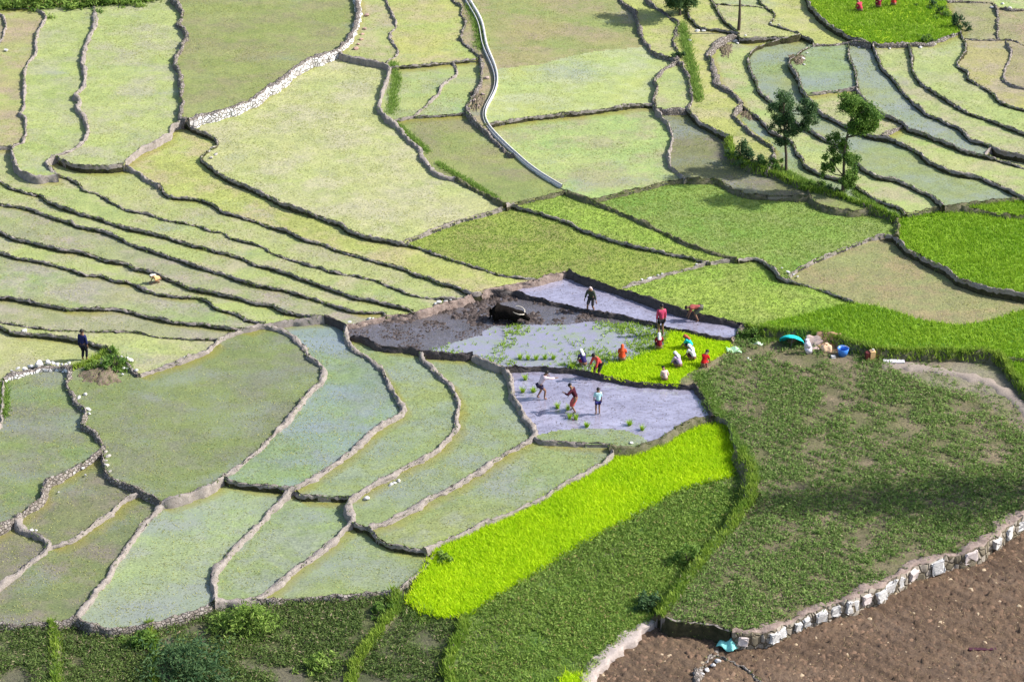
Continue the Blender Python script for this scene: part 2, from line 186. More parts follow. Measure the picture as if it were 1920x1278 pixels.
# crops: class at photo position
SEED = [(-15,50,'B'),(25,150,'T'),(90,200,'P'),(5,300,'P'),(250,150,'P'),(500,80,'O'),(145,300,'P'),(550,250,'C'),(350,320,'Yl'),(690,60,'P'),(800,70,'Yl'),(800,165,'PG'),(870,165,'PG'),
 (835,260,'O'),(900,40,'G'),(890,190,'B'),(1050,50,'O2'),(1070,160,'W0'),(1080,270,'PG'),(1225,60,'Yl'),(1260,160,'P'),(1250,5,'Yl'),(1310,150,'Yl'),(1300,20,'Yl'),(1350,225,'Yl'),(1310,270,'W3'),
 (1400,160,'P'),(1450,140,'W'),(1560,110,'W'),(1560,200,'P'),(1625,110,'WG'),(1690,185,'WG'),(1700,130,'P'),(1770,150,'P'),(1850,110,'T'),(1905,110,'B'),(1820,40,'O2'),(1900,50,'B'),(1650,40,'BY'),(1545,60,'Yl'),
 (1500,330,'W'),(1540,290,'W'),(1650,350,'WG'),(1700,300,'W'),(1850,350,'W'),(1870,300,'P'),(1420,250,'Yl'),(1760,340,'WG'),
 (1100,400,'G2'),(1050,460,'G3'),(1400,420,'G1'),(1440,345,'G4'),(1560,380,'O'),(1360,560,'G2'),(1650,520,'BR'),(1800,470,'BG'),(1870,385,'BG'),(1740,405,'BG'),(1560,600,'BG2'),(1900,615,'BG2'),(1910,690,'BG'),
 (380,780,'W2'),(640,720,'WB'),(760,800,'W'),(880,800,'W'),(910,760,'W'),(1070,880,'W'),(820,980,'W'),(340,1040,'WT'),(560,1000,'W'),(700,1060,'W'),(740,900,'W'),
 (90,820,'W2'),(150,950,'W3'),(230,1020,'W3'),(30,1030,'W3'),(-20,770,'W2'),
 (1150,560,'M'),(720,610,'MC'),(950,580,'MC'),(1100,615,'MG'),(1000,650,'MG'),(870,655,'MG'),(700,643,'MC'),(798,635,'MC'),(1150,750,'M'),(1250,750,'M'),(1100,818,'W'),
 (1200,690,'YB'),(1330,640,'YB'),(1290,710,'E'),(1340,678,'E'),(1000,1000,'Y'),(1790,680,'KE'),(1600,800,'K'),(1350,1120,'K'),(1300,1000,'K2'),(1150,1100,'K2'),(1400,700,'K'),(1250,1220,'R'),(1700,1180,'R'),(1330,1265,'R'),(1400,1275,'R'),
 (50,1230,'S'),(200,1230,'S'),(500,1200,'S'),(780,1200,'S'),(1000,1150,'K2'),(1075,1285,'Y'),(100,0,'S2'),
 (100,350,'P'),(50,420,'B2'),(60,460,'P'),(60,520,'B2'),(60,590,'B2'),(60,635,'P'),(60,660,'Yl'),(60,345,'P'),(60,370,'P'),(500,490,'P'),(600,420,'Yl'),(700,570,'P')]
# ---------------------------------------------------------------- close the traces and find the fields between them
U0, V0, SC = -180, -130, 2.0
NU, NV = int((2100-U0)/SC), int((1420-V0)/SC)
def near_seg(p, pts):
    best = (1e9, None)
    for a, b in zip(pts[:-1], pts[1:]):
        dx, dy = b[0]-a[0], b[1]-a[1]; l = dx*dx+dy*dy or 1
        t = max(0, min(1, ((p[0]-a[0])*dx+(p[1]-a[1])*dy)/l)); q = (a[0]+t*dx, a[1]+t*dy)
        d = math.hypot(p[0]-q[0], p[1]-q[1])
        if d < best[0]: best = (d, q)
    return best
orig = {r[0]: list(r[4]) for r in W}
for r in W:
    pts = r[4]
    for end in (0, -1):
        p = pts[end]; q = pts[1] if end == 0 else pts[-2]
        if p[0] <= 0 or p[0] >= 1918 or p[1] <= 0 or p[1] >= 1276:
            d = math.hypot(p[0]-q[0], p[1]-q[1]) or 1; n = (p[0]+(p[0]-q[0])/d*260, p[1]+(p[1]-q[1])/d*260)
        else:
            bst = min((near_seg(p, orig[s[0]]) for s in W if s is not r), key=lambda t: t[0])
            if not (.01 < bst[0] < 14): continue
            n = bst[1]
        if end == 0: pts.insert(0, n)
        else: pts.append(n)
def resample(pts, step):
    out = []
    for a, b in zip(pts[:-1], pts[1:]):
        d = math.hypot(b[0]-a[0], b[1]-a[1]); n = max(1, int(d/step+.5))
        for k in range(n): out.append((a[0]+(b[0]-a[0])*k/n, a[1]+(b[1]-a[1])*k/n))
    out.append(pts[-1]); return out
lab = np.zeros((NV, NU), np.int32)
for r in W:
    p = np.array(resample(r[4], .8)); iu = ((p[:,0]-U0)/SC).astype(int); iv = ((p[:,1]-V0)/SC).astype(int)
    for du in (0, 1):
        for dv in (0, 1):
            a, b = iu+du, iv+dv; k = (a >= 0)&(a < NU)&(b >= 0)&(b < NV); lab[b[k], a[k]] = -1
flat = lab.ravel().tolist(); nreg = 0; REG = [None]
def flood(s, idn):
    st = [s]; flat[s] = idn; cnt = 0; su = sv = 0
    while st:
        i = st.pop(); cnt += 1; x = i % NU; su += x; sv += i//NU
        if x > 0 and flat[i-1] == 0: flat[i-1] = idn; st.append(i-1)
        if x < NU-1 and flat[i+1] == 0: flat[i+1] = idn; st.append(i+1)
        if i >= NU and flat[i-NU] == 0: flat[i-NU] = idn; st.append(i-NU)
        if i < NU*(NV-1) and flat[i+NU] == 0: flat[i+NU] = idn; st.append(i+NU)
    return cnt, su/cnt*SC+U0, sv/cnt*SC+V0
for (u, v, c) in SEED:
    i = int((v-V0)/SC)*NU + int((u-U0)/SC)
    if flat[i] != 0: continue
    nreg += 1; cnt, cu, cv = flood(i, nreg); REG.append(dict(c=c, n=cnt, u=cu, v=cv))
k = 0
while True:
    try: k = flat.index(0, k)
    except ValueError: break
    nreg += 1; cnt, cu, cv = flood(k, nreg)
    if cnt < 60:
        REG.append(dict(c=None, n=cnt, u=cu, v=cv))
    else:
        c = 'P' if cv < 650 else ('W' if cu < 800 else 'K')
        REG.append(dict(c=c, n=cnt, u=cu, v=cv, auto=1))
lab = np.array(flat, np.int32).reshape(NV, NU)
for i, g in enumerate(REG):
    if g and g['c'] is None: lab[lab == i] = -1
def fill(a, bad):
    a = a.copy(); m = ~bad
    while not m.all():
        n0 = m.sum()
        for dy, dx in ((0,1),(0,-1),(1,0),(-1,0)):
            s = np.roll(a, (dy, dx), (0, 1)); sm = np.roll(m, (dy, dx), (0, 1))
            if dy == 1: sm[0] = False
            if dy == -1: sm[-1] = False
            if dx == 1: sm[:,0] = False
            if dx == -1: sm[:,-1] = False
            t = sm & ~m; a[t] = s[t]; m = m | t
        if m.sum() == n0: break
    return a
lab = fill(lab, lab <= 0)
def lab_px(u, v):
    iu = np.clip(((np.asarray(u)-U0)/SC).astype(int), 0, NU-1); iv = np.clip(((np.asarray(v)-V0)/SC).astype(int), 0, NV-1)
    return lab[iv, iu]
def side_labels(pts, off):
    p = np.array(pts, float); t = np.gradient(p, axis=0); t /= (np.linalg.norm(t, axis=1, keepdims=True)+1e-9)
    n = np.stack([t[:,1], -t[:,0]], 1)
    return lab_px(p[:,0]-n[:,0]*off, p[:,1]-n[:,1]*off), lab_px(p[:,0]+n[:,0]*off, p[:,1]+n[:,1]*off)
for g in REG[1:]: g['z'] = level_at(g['u'], g['v'])
par = list(range(len(REG)))
def find(a):
    while par[a] != a: a = par[a]
    return a
for r in W:
    if r[1] == '-':
        a, b = side_labels(resample(r[4], 6), 7)
        prs = {}
        for x, y in zip(a.tolist(), b.tolist()):
            if x != y: prs[(x, y)] = prs.get((x, y), 0)+1
        for (x, y), c in prs.items():
            if c >= max(4, .2*len(a)): par[find(x)] = find(y)
cl = {}
for i in range(1, len(REG)): cl.setdefault(find(i), []).append(i)
for k, m in cl.items():
    tot = sum(REG[i]['n'] for i in m); z = sum(REG[i]['z']*REG[i]['n'] for i in m)/tot
    for i in m: REG[i]['z'] = z
LEV = np.array([0]+[g['z'] for g in REG[1:]])
# ---------------------------------------------------------------- ground grid in metres
GX0, GX1, GY0, GY1, GS = -43.0, 43.0, -29.0, 56.0, .1
gx = np.arange(GX0, GX1, GS)+GS/2; gy = np.arange(GY0, GY1, GS)+GS/2
XX, YY = np.meshgrid(gx, gy)
l = np.zeros(XX.shape, np.int32)          # highest terrace first: each cell goes to the field that the trace shows there
for r_ in sorted(range(1, len(REG)), key=lambda k: -LEV[k]):
    vv, uu = np.nonzero(lab == r_)
    if not len(vv): continue
    eu, ev = U0+uu[[0, -1]]*SC, None; u_a, u_b, v_a, v_b = U0+uu.min()*SC-4, U0+uu.max()*SC+6, V0+vv.min()*SC-4, V0+vv.max()*SC+6
    cx, cy = unproj([u_a, u_b, u_a, u_b], [v_a, v_a, v_b, v_b], LEV[r_])
    i0, i1 = np.clip([int((min(cy)-GY0)/GS)-1, int((max(cy)-GY0)/GS)+2], 0, XX.shape[0]); j0, j1 = np.clip([int((min(cx)-GX0)/GS)-1, int((max(cx)-GX0)/GS)+2], 0, XX.shape[1])
    if i1 <= i0 or j1 <= j0: continue
    s = (slice(i0, i1), slice(j0, j1)); u, v = proj(XX[s], YY[s], LEV[r_]); m = (lab_px(u, v) == r_)&(l[s] == 0)
    t = l[s]; t[m] = r_
ok = l > 0
G = fill(l, ~ok); GZ = LEV[G]
def cell(x, y):
    return np.clip(((np.asarray(y)-GY0)/GS).astype(int), 0, G.shape[0]-1), np.clip(((np.asarray(x)-GX0)/GS).astype(int), 0, G.shape[1]-1)
def gz(x, y):
    i, j = cell(x, y); return GZ[i, j]
def P(u, v):
    z = float(LEV[lab_px(u, v)]); x, y = unproj(u, v, z); return Vector((float(x), float(y), z))
def mpp(p):          # metres of height per photo pixel at point p
    d = (p.y-CY)*cp - (p.z-CH)*sp
    return d/FP/cp
print('REGIONS', len(REG)-1, 'auto', [(i, round(g['u']), round(g['v']), g['n']) for i, g in enumerate(REG) if g and g.get('auto')])
# ---------------------------------------------------------------- helpers
def tag(o, label=None, cat=None, group=None, kind=None):
    if label: o['label'] = label
    if cat: o['category'] = cat
    if group: o['group'] = group
    if kind: o['kind'] = kind
    return o
def np_mesh(name, verts, faces, mats, parent=None, smooth=False, midx=None, attrs=None):
    """verts (n,3); faces (m,3) or (m,4)"""
    me = bpy.data.meshes.new(name); verts = np.asarray(verts, np.float32); faces = np.asarray(faces, np.int32)
    n, k = faces.shape
    me.vertices.add(len(verts)); me.vertices.foreach_set('co', verts.ravel())
    me.loops.add(n*k); me.loops.foreach_set('vertex_index', faces.ravel())
    me.polygons.add(n); me.polygons.foreach_set('loop_start', np.arange(0, n*k, k, dtype=np.int32))
    if midx is not None: me.polygons.foreach_set('material_index', np.asarray(midx, np.int32))
    me.update(calc_edges=True)
    if smooth: me.polygons.foreach_set('use_smooth', np.ones(n, bool))
    for m in (mats if isinstance(mats, (list, tuple)) else [mats]): me.materials.append(m)
    for an, (dom, arr) in (attrs or {}).items():
        a = me.attributes.new(an, 'FLOAT', dom); a.data.foreach_set('value', np.asarray(arr, np.float32))
    o = bpy.data.objects.new(name, me); C.objects.link(o)
    if parent: o.parent = parent
    return o
class N:
    """small node-graph writer"""
    def __init__(s, name):
        s.m = bpy.data.materials.new(name); s.m.use_nodes = True; s.t = s.m.node_tree; s.b = s.t.nodes['Principled BSDF']
        s.co = s.t.nodes.new('ShaderNodeTexCoord').outputs['Object']
    def link(s, a, b): s.t.links.new(a, b)
    def put(s, sock, v):
        if hasattr(v, 'is_output') or isinstance(v, bpy.types.NodeSocket): s.link(v, sock)
        elif isinstance(v, (tuple, list)): sock.default_value = (*v[:3], 1) if len(sock.default_value) == 4 else v
        else: sock.default_value = v
    def noise(s, scale, detail=3, rough=.6, stretch=None, off=0, dist=0):
        n = s.t.nodes.new('ShaderNodeTexNoise'); n.inputs['Scale'].default_value = scale; n.inputs['Detail'].default_value = detail
        n.inputs['Roughness'].default_value = rough; n.inputs['Distortion'].default_value = dist
        mp = s.t.nodes.new('ShaderNodeMapping'); s.link(s.co, mp.inputs[0]); mp.inputs['Location'].default_value = (off, off*.7, 0)
        if stretch: mp.inputs['Scale'].default_value = stretch[:3]; mp.inputs['Rotation'].default_value = (0, 0, stretch[3] if len(stretch) > 3 else 0)
        s.link(mp.outputs[0], n.inputs['Vector']); return n.outputs['Fac']
    def ramp(s, fac, lo, hi, a=0., b=1.):
        n = s.t.nodes.new('ShaderNodeMapRange'); n.clamp = True; s.put(n.inputs['Value'], fac)
        for k, v in zip(('From Min', 'From Max', 'To Min', 'To Max'), (lo, hi, a, b)): n.inputs[k].default_value = v
        return n.outputs[0]
    def mix(s, f, a, b, mode='MIX'):
        n = s.t.nodes.new('ShaderNodeMix'); n.data_type = 'RGBA'; n.blend_type = mode; n.clamp_factor = True
        s.put(n.inputs[0], f); s.put(n.inputs[6], a); s.put(n.inputs[7], b); return n.outputs[2]
    def math(s, op, a, b=0.):
        n = s.t.nodes.new('ShaderNodeMath'); n.operation = op; s.put(n.inputs[0], a); s.put(n.inputs[1], b); return n.outputs[0]
    def attr(s, name):
        n = s.t.nodes.new('ShaderNodeAttribute'); n.attribute_name = name; return n.outputs['Fac']
    def bump(s, h, dist=.02, strength=1):
        n = s.t.nodes.new('ShaderNodeBump'); n.inputs['Distance'].default_value = dist; n.inputs['Strength'].default_value = strength
        s.link(h, n.inputs['Height']); s.link(n.outputs[0], s.b.inputs['Normal'])
    def out(s, col, rough=.9, spec=.3):
        s.put(s.b.inputs['Base Color'], col); s.put(s.b.inputs['Roughness'], rough); s.put(s.b.inputs['Specular IOR Level'], spec); return s.m
def flatmat(name, c, rough=.85, spec=.3, var=.25):
    g = N(name); n = g.noise(14, 3); d = tuple(x*(1-var) for x in c); return g.out(g.mix(g.ramp(n, .35, .65), d, c), rough, spec)
def tintmat(name, a, b, rough=.7, c=None, trans=.35):
    g = N(name); t = g.attr('tint'); col = g.mix(t, a, b)
    if c: col = g.mix(g.ramp(t, .86, 1.), col, c)
    g.out(col, rough, .25); tr = g.t.nodes.new('ShaderNodeBsdfTranslucent'); g.link(col, tr.inputs[0]); mx = g.t.nodes.new('ShaderNodeMixShader'); mx.inputs[0].default_value = trans
    o = g.t.nodes['Material Output']; g.link(g.b.outputs[0], mx.inputs[1]); g.link(tr.outputs[0], mx.inputs[2]); g.link(mx.outputs[0], o.inputs[0]); return g.m

# ---------------------------------------------------------------- field materials: two crop tones, water between the plants
#        tone a            tone b            soil/dry tone      water fraction, water colour
CLS = {'P': ((.40,.43,.155),(.34,.40,.13),(.40,.36,.22),.10),
 'Yl':((.43,.43,.13),(.36,.40,.11),(.42,.37,.2),.06),
 'C': ((.46,.46,.19),(.42,.43,.16),(.48,.42,.27),.06),
 'PG':((.32,.41,.13),(.40,.43,.15),(.34,.33,.19),.1),
 'O': ((.235,.27,.08),(.30,.33,.11),(.26,.23,.12),.05),
 'O2':((.33,.32,.13),(.28,.30,.10),(.33,.27,.16),.03),
 'T': ((.36,.31,.16),(.38,.38,.12),(.38,.30,.2),.06),
 'B': ((.33,.28,.15),(.31,.31,.12),(.34,.26,.18),.04),
 'B2':((.32,.31,.17),(.30,.34,.13),(.36,.31,.24),.12),
 'W0':((.33,.39,.155),(.36,.40,.14),(.36,.37,.25),.2),
 'W': ((.30,.37,.15),(.33,.39,.14),(.31,.34,.25),.34),
 'W2':((.24,.29,.10),(.27,.31,.11),(.25,.24,.17),.35),
 'W3':((.22,.24,.11),(.24,.27,.10),(.26,.22,.17),.3),
 'WB':((.21,.29,.165),(.25,.32,.15),(.23,.28,.26),.5),
 'WT':((.29,.37,.20),(.33,.40,.19),(.29,.34,.27),.45),
 'WG':((.27,.33,.17),(.31,.36,.14),(.28,.31,.29),.6),
 'G': ((.17,.30,.05),(.24,.36,.07),(.2,.22,.09),0),
 'G1':((.18,.30,.055),(.23,.32,.07),(.22,.26,.09),0),
 'G2':((.22,.36,.05),(.29,.40,.07),(.25,.3,.08),0),
 'G3':((.235,.30,.055),(.29,.33,.07),(.24,.24,.09),0),
 'G4':((.10,.20,.035),(.16,.27,.045),(.12,.17,.05),0),
 'BG':((.20,.34,.02),(.27,.40,.03),(.16,.30,.03),0),
 'BG2':((.16,.30,.02),(.21,.36,.025),(.12,.27,.03),0),
 'BY':((.32,.46,.02),(.46,.58,.03),(.24,.35,.08),0),
 'BR':((.28,.265,.115),(.29,.29,.11),(.30,.25,.13),.0),
 'Y': ((.40,.56,.015),(.50,.64,.015),(.3,.42,.03),0),
 'YB':((.40,.56,.015),(.50,.64,.015),(.3,.42,.03),0),
 'K': ((.115,.105,.055),(.13,.13,.06),(.21,.165,.12),0),
 'K2':((.08,.16,.03),(.15,.24,.045),(.14,.13,.07),0),
 'S': ((.08,.085,.045),(.09,.11,.04),(.14,.12,.09),0),
 'S2':((.05,.13,.02),(.08,.2,.03),(.05,.08,.03),0),
 'R': ((.105,.068,.046),(.16,.105,.071),(.08,.053,.036),0),
 'KE': ((.20,.165,.13),(.25,.21,.175),(.14,.15,.07),0),
 'E': ((.20,.16,.11),(.25,.21,.14),(.14,.18,.06),0)}
WATER = (.23, .255, .25)
def field_mat(cls, k):
    a, b, dry, wf = CLS[cls]
    if cls in ('P','Yl','C','PG','T','B','B2','O2','BR','W','W2','W3','O'): a, b, dry = [(q[0]*.85, q[1]*.87, q[2]*.98) for q in (a, b, dry)]
    if cls in ('W','W2','W3','WT','WB','WG'): a, b, dry = [tuple(v*.82 for v in q) for q in (a, b, dry)]
    r = random.Random(k); j = lambda c, s=.05: tuple(x*(1+r.uniform(-s, s)) for x in c); off = k*13.7
    g = N('field_'+cls); big = g.noise(.16, 4, .6, (1, 1.7, 1, .5), off); mid = g.noise(1.3, 4, .6, None, off+3); fin = g.noise(11, 3, .7, None, off)
    col = g.mix(g.ramp(big, .38, .62), j(a), j(b))
    col = g.mix(g.ramp(g.math('ADD', g.noise(.33, 4, .65, (1, 1.5, 1, 1.), off+9), g.math('MULTIPLY', mid, .35)), .62, .80, 0, .8), col, j(dry))
    spk = g.mix(g.ramp(fin, .3, .7), (.50, .50, .55), (1.3, 1.3, 1.15)); col = g.mix(.75, col, spk, 'MULTIPLY')
    m2 = g.mix(g.ramp(mid, .3, .7), (.8, .82, .85), (1.13, 1.13, 1.06)); col = g.mix(.85, col, m2, 'MULTIPLY')
    rough = .85
    if wf:
        wm = g.math('ADD', g.math('MULTIPLY', g.noise(.22, 3, .6, (1, 1.6, 1, -.4), off+20), .75), g.math('MULTIPLY', g.noise(17, 2, .6, None, off), .35))
        t = .66 - wf*.32; m = g.ramp(wm, t, t+.14, 0, .52)
        col = g.mix(m, col, WATER if cls != 'WB' else (.23, .28, .335)); rough = g.ramp(m, 0, .52, .8, .22)
        col = g.mix(g.math('MULTIPLY', g.attr('algae'), g.ramp(mid, .25, .6, .35, .95)), col, (.21, .19, .03))
        g.bump(fin, .02, .4)
    else: g.bump(fin, .05, .8)
    return g.out(col, rough, .3)
def mud_mat(name, clods):
    g = N(name); n1 = g.noise(.7, 6, .75, (1, 1.9, 1, .15), 0, .6); n2 = g.noise(9, 4, .7); s = g.noise(4.2, 4, .75, (1, 2.0, 1, 0))
    col = g.mix(g.ramp(n1, .3, .7), *(((.20, .185, .255), (.37, .36, .47)) if not clods else ((.05, .042, .043), (.21, .20, .25))))  # lavender stands for the reflected sky, put into the mud's base colour
    spots = g.ramp(g.math('ADD', g.math('MULTIPLY', s, .6), g.math('MULTIPLY', n2, .4)), .51 if not clods else .42, .59 if not clods else .5)
    col = g.mix(g.math('MULTIPLY', spots, .8), col, (.12, .105, .13) if not clods else (.05, .04, .037))
    g.b.inputs['IOR'].default_value = 1.75; g.bump(n2, .008 if not clods else .05, .7); return g.out(col, g.ramp(spots, 0, 1, .1, .5), 1.)
def mudgreen_mat():
    g = N('mud_with_seedlings'); n1 = g.noise(.8, 4, .65, (1, 2, 1, .1)); n2 = g.noise(6, 4, .7)
    f = g.ramp(g.math('ADD', g.math('MULTIPLY', n1, .6), g.math('MULTIPLY', n2, .4)), .46, .66)
    g.bump(n2, .015, .6); return g.out(g.mix(f, (.25, .25, .33), (.21, .265, .16)), g.ramp(f, 0, 1, .15, .7), .5)
EARTH = N('bund_earth'); n = EARTH.noise(5, 5, .7); n2 = EARTH.noise(28, 3, .7)
c_ = EARTH.mix(EARTH.ramp(n, .3, .7), (.22, .19, .17), (.39, .345, .315)); c_ = EARTH.mix(EARTH.ramp(n2, .62, .75, 0, .6), c_, (.16, .18, .08))
EARTH.bump(n2, .04, 1); EARTH = EARTH.out(c_, .95, .15)
EARTHG = N('bund_earth_mossy'); n = EARTHG.noise(3, 5, .7); n2 = EARTHG.noise(26, 3, .7)
c_ = EARTHG.mix(EARTHG.ramp(n, .35, .65), (.10, .105, .045), (.21, .19, .13)); EARTHG.bump(n2, .05, 1); EARTHG = EARTHG.out(c_, .95, .1)
MUDB = N('bund_wet_mud'); n = MUDB.noise(6, 5, .7); MUDB.bump(n, .05, 1); MUDB = MUDB.out(MUDB.mix(MUDB.ramp(n, .3, .7), (.022, .018, .018), (.075, .06, .058)), .5, .4)
MUDR = N('bund_drying_mud'); n = MUDR.noise(6, 5, .7); MUDR.bump(n, .05, 1); MUDR = MUDR.out(MUDR.mix(MUDR.ramp(n, .3, .7), (.17, .12, .10), (.33, .26, .225)), .8, .3)
def stone_mat(name, mort, a, b, sc=6.5):
    g = N(name); v = g.t.nodes.new('ShaderNodeTexVoronoi'); v.inputs['Scale'].default_value = sc; g.link(g.co, v.inputs['Vector'])
    v2 = g.t.nodes.new('ShaderNodeTexVoronoi'); v2.feature = 'DISTANCE_TO_EDGE'; v2.inputs['Scale'].default_value = sc; g.link(g.co, v2.inputs['Vector'])
    s = g.t.nodes.new('ShaderNodeSeparateColor'); g.link(v.outputs['Color'], s.inputs[0])
    col = g.mix(g.ramp(s.outputs[0], .1, .9), a, b); col = g.mix(g.ramp(v2.outputs[0], .02, .09), mort, col)
    n = g.noise(20, 3, .7); col = g.mix(.4, col, g.mix(g.ramp(n, .3, .7), (.6, .6, .6), (1.2, 1.2, 1.2)), 'MULTIPLY')
    g.bump(g.ramp(v2.outputs[0], 0, .15), .05, 1); return g.out(col, .9, .2)
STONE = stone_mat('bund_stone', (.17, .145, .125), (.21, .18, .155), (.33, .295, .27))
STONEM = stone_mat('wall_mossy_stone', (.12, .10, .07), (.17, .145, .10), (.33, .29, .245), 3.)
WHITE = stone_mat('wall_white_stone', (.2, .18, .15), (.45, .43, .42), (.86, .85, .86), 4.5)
CONC = flatmat('canal_concrete', (.66, .65, .62), .8, .3, .4)
PLAST = flatmat('mud_plaster', (.42, .36, .33), .9, .2, .25)
ROCKW = flatmat('rock_white', (.66, .65, .64), .9, .2, .35); ROCKG = flatmat('rock_grey', (.5, .46, .42), .9, .2, .3)
CANW = N('canal_water'); CANW.bump(CANW.noise(6, 3), .01, .5); CANW = CANW.out((.10, .19, .42), .1, .6)
BLADE_Y = tintmat('seedling_chartreuse', (.33, .58, .008), (.66, .82, .015), trans=.35); BLADE_B = tintmat('rice_vivid', (.18, .36, .015), (.34, .50, .04), trans=.35)
BLADE_G = tintmat('rice_green', (.22, .34, .06), (.36, .43, .11)); TUFT = tintmat('seedling_pale', (.33, .37, .12), (.47, .46, .18))
WEED = tintmat('weed_leaf', (.085, .165, .03), (.27, .39, .10), .7, (.36, .29, .19)); WEED2 = tintmat('weed_leaf_fresh', (.12, .22, .03), (.31, .43, .09), .7, (.34, .28, .11))
SCRUB = tintmat('scrub_leaf', (.05, .10, .02), (.20, .28, .07), .7, (.33, .27, .17)); CLOD = tintmat('soil_clod', (.07, .044, .03), (.25, .16, .105), .95, (.46, .36, .24), 0.)
MCLOD = tintmat('mud_clod', (.03, .023, .02), (.135, .105, .095), .5, None, 0.); TREEA = tintmat('tree_leaf_dark', (.03, .085, .035), (.12, .20, .07)); TREEB = tintmat('tree_leaf_green', (.045, .12, .02), (.22, .35, .06))
BARK = flatmat('bark', (.12, .095, .075), .9, .1, .4)

# ---------------------------------------------------------------- fields
MUDMATS = {'M': mud_mat('mud_water', False), 'MC': mud_mat('mud_ploughed', True), 'MG': mudgreen_mat()}
present = [i for i in range(1, len(REG)) if (G == i).sum() > 30]
cv = np.random.default_rng(5)
alg = np.zeros(G.shape, np.float32)
for k in range(1, 6):       # yellow algae on the water along the sunny foot of a higher bund
    s = np.roll(G, (-k, k), (0, 1)); hi = (s != G) & (LEV[s] > GZ+.03); alg = np.maximum(alg, np.where(hi, 1-(k-1)/6, 0))
NAMES = {'M': 'mud_water_field', 'MC': 'mud_field', 'MG': 'mud_field', 'R': 'ploughed_field', 'K': 'weedy_field', 'K2': 'weedy_field', 'S': 'scrub_ground', 'S2': 'scrub_ground', 'E': 'bare_ground'}
for i in present:
    m = G == i; ys, xs = np.nonzero(m); c = REG[i]['c']; z = REG[i]['z']
    W1 = G.shape[1]+1; vid = np.stack([ys*W1+xs, ys*W1+xs+1, (ys+1)*W1+xs+1, (ys+1)*W1+xs], 1)
    uq, inv = np.unique(vid.ravel(), return_inverse=True); F = inv.reshape(-1, 4); vy, vx = uq//W1, uq % W1
    X = GX0+vx*GS; Y = GY0+vy*GS; Zv = np.full(len(uq), z)
    if c in ('R', 'K', 'K2', 'S', 'S2', 'MC', 'E'):
        h = .02*np.sin(X*1.3+Y*.7)+.02*np.sin(X*.5-Y*1.1)+cv.normal(0, .018, len(uq))
        if c == 'R': h = h+.055*np.sin((X*.62+Y*.78)*2*math.pi/.75+1.5*np.sin(X*.7-Y*.4))+cv.normal(0, .03, len(uq))+.08*cv.normal(0, 1, len(uq))*(cv.uniform(0, 1, len(uq)) < .04)
        Zv = Zv+np.abs(h)*(.5 if c == 'MC' else 1)
    elif c not in ('M', 'MG'): Zv = Zv+cv.normal(0, .004, len(uq))
    V = np.stack([X, Y, Zv], 1)
    # earth skirt round the field
    e = np.concatenate([F[:, [0,1]], F[:, [1,2]], F[:, [2,3]], F[:, [3,0]]]); key = np.sort(e, 1); kk = key[:,0].astype(np.int64)*len(uq)+key[:,1]
    _, idx, cnt = np.unique(kk, return_index=True, return_counts=True); be = e[idx[cnt == 1]]
    V[np.unique(be), 2] = z; low = V[be].reshape(-1, 3).copy(); low[:,2] = z-1.0; up_ = low.copy(); up_[:,2] = z-.015; n0 = len(V); q = np.arange(len(be)); n1_ = n0+len(low); low = np.concatenate([low, up_])
    SF = np.stack([n1_+2*q+1, n1_+2*q, n0+2*q, n0+2*q+1], 1)
    mi = np.concatenate([np.zeros(len(F)), np.ones(len(SF))])
    a = alg[np.clip(vy, 0, G.shape[0]-1), np.clip(vx, 0, G.shape[1]-1)]
    mat = MUDMATS[c] if c in MUDMATS else field_mat(c, i)
    o = np_mesh(NAMES.get(c, 'rice_field'), np.concatenate([V, low]), np.concatenate([F, SF]), [mat, EARTH], midx=mi,
                attrs={'algae': ('POINT', np.concatenate([a, np.zeros(len(low))]))})
    tag(o, kind='structure')
# the land beyond the traced fields
st = 3.0; ax = np.concatenate([[-3000,-1200,-500,-220,-110], np.arange(-66, 67, st), [110,220,500,1200,3000]]); ay = np.concatenate([[-3000,-1200,-500,-200,-90], np.arange(-48, 90, st), [130,220,500,1200,3000]])
AX, AY = np.meshgrid(ax, ay); HZ = np.zeros(AX.shape)
for i in range(AX.shape[0]):
    for j in range(AX.shape[1]):
        x, y = AX[i,j], AY[i,j]; y0, x0 = cell([y-0], [x-0])[0], 0
        a0, b0 = cell(np.clip(x-4, GX0, GX1), np.clip(y-4, GY0, GY1)); a1, b1 = cell(np.clip(x+4, GX0, GX1), np.clip(y+4, GY0, GY1))
        HZ[i,j] = GZ[int(a0):int(a1)+1, int(b0):int(b1)+1].min()-.25
HZ += cv.normal(0, .03, HZ.shape)
n1, n2 = AX.shape; ii, jj = np.meshgrid(np.arange(n1-1), np.arange(n2-1), indexing='ij'); b_ = (ii*n2+jj).ravel()
tag(np_mesh('ground', np.stack([AX.ravel(), AY.ravel(), HZ.ravel()], 1), np.stack([b_, b_+1, b_+n2+1, b_+n2], 1), field_mat('K2', 99), smooth=True), kind='structure')

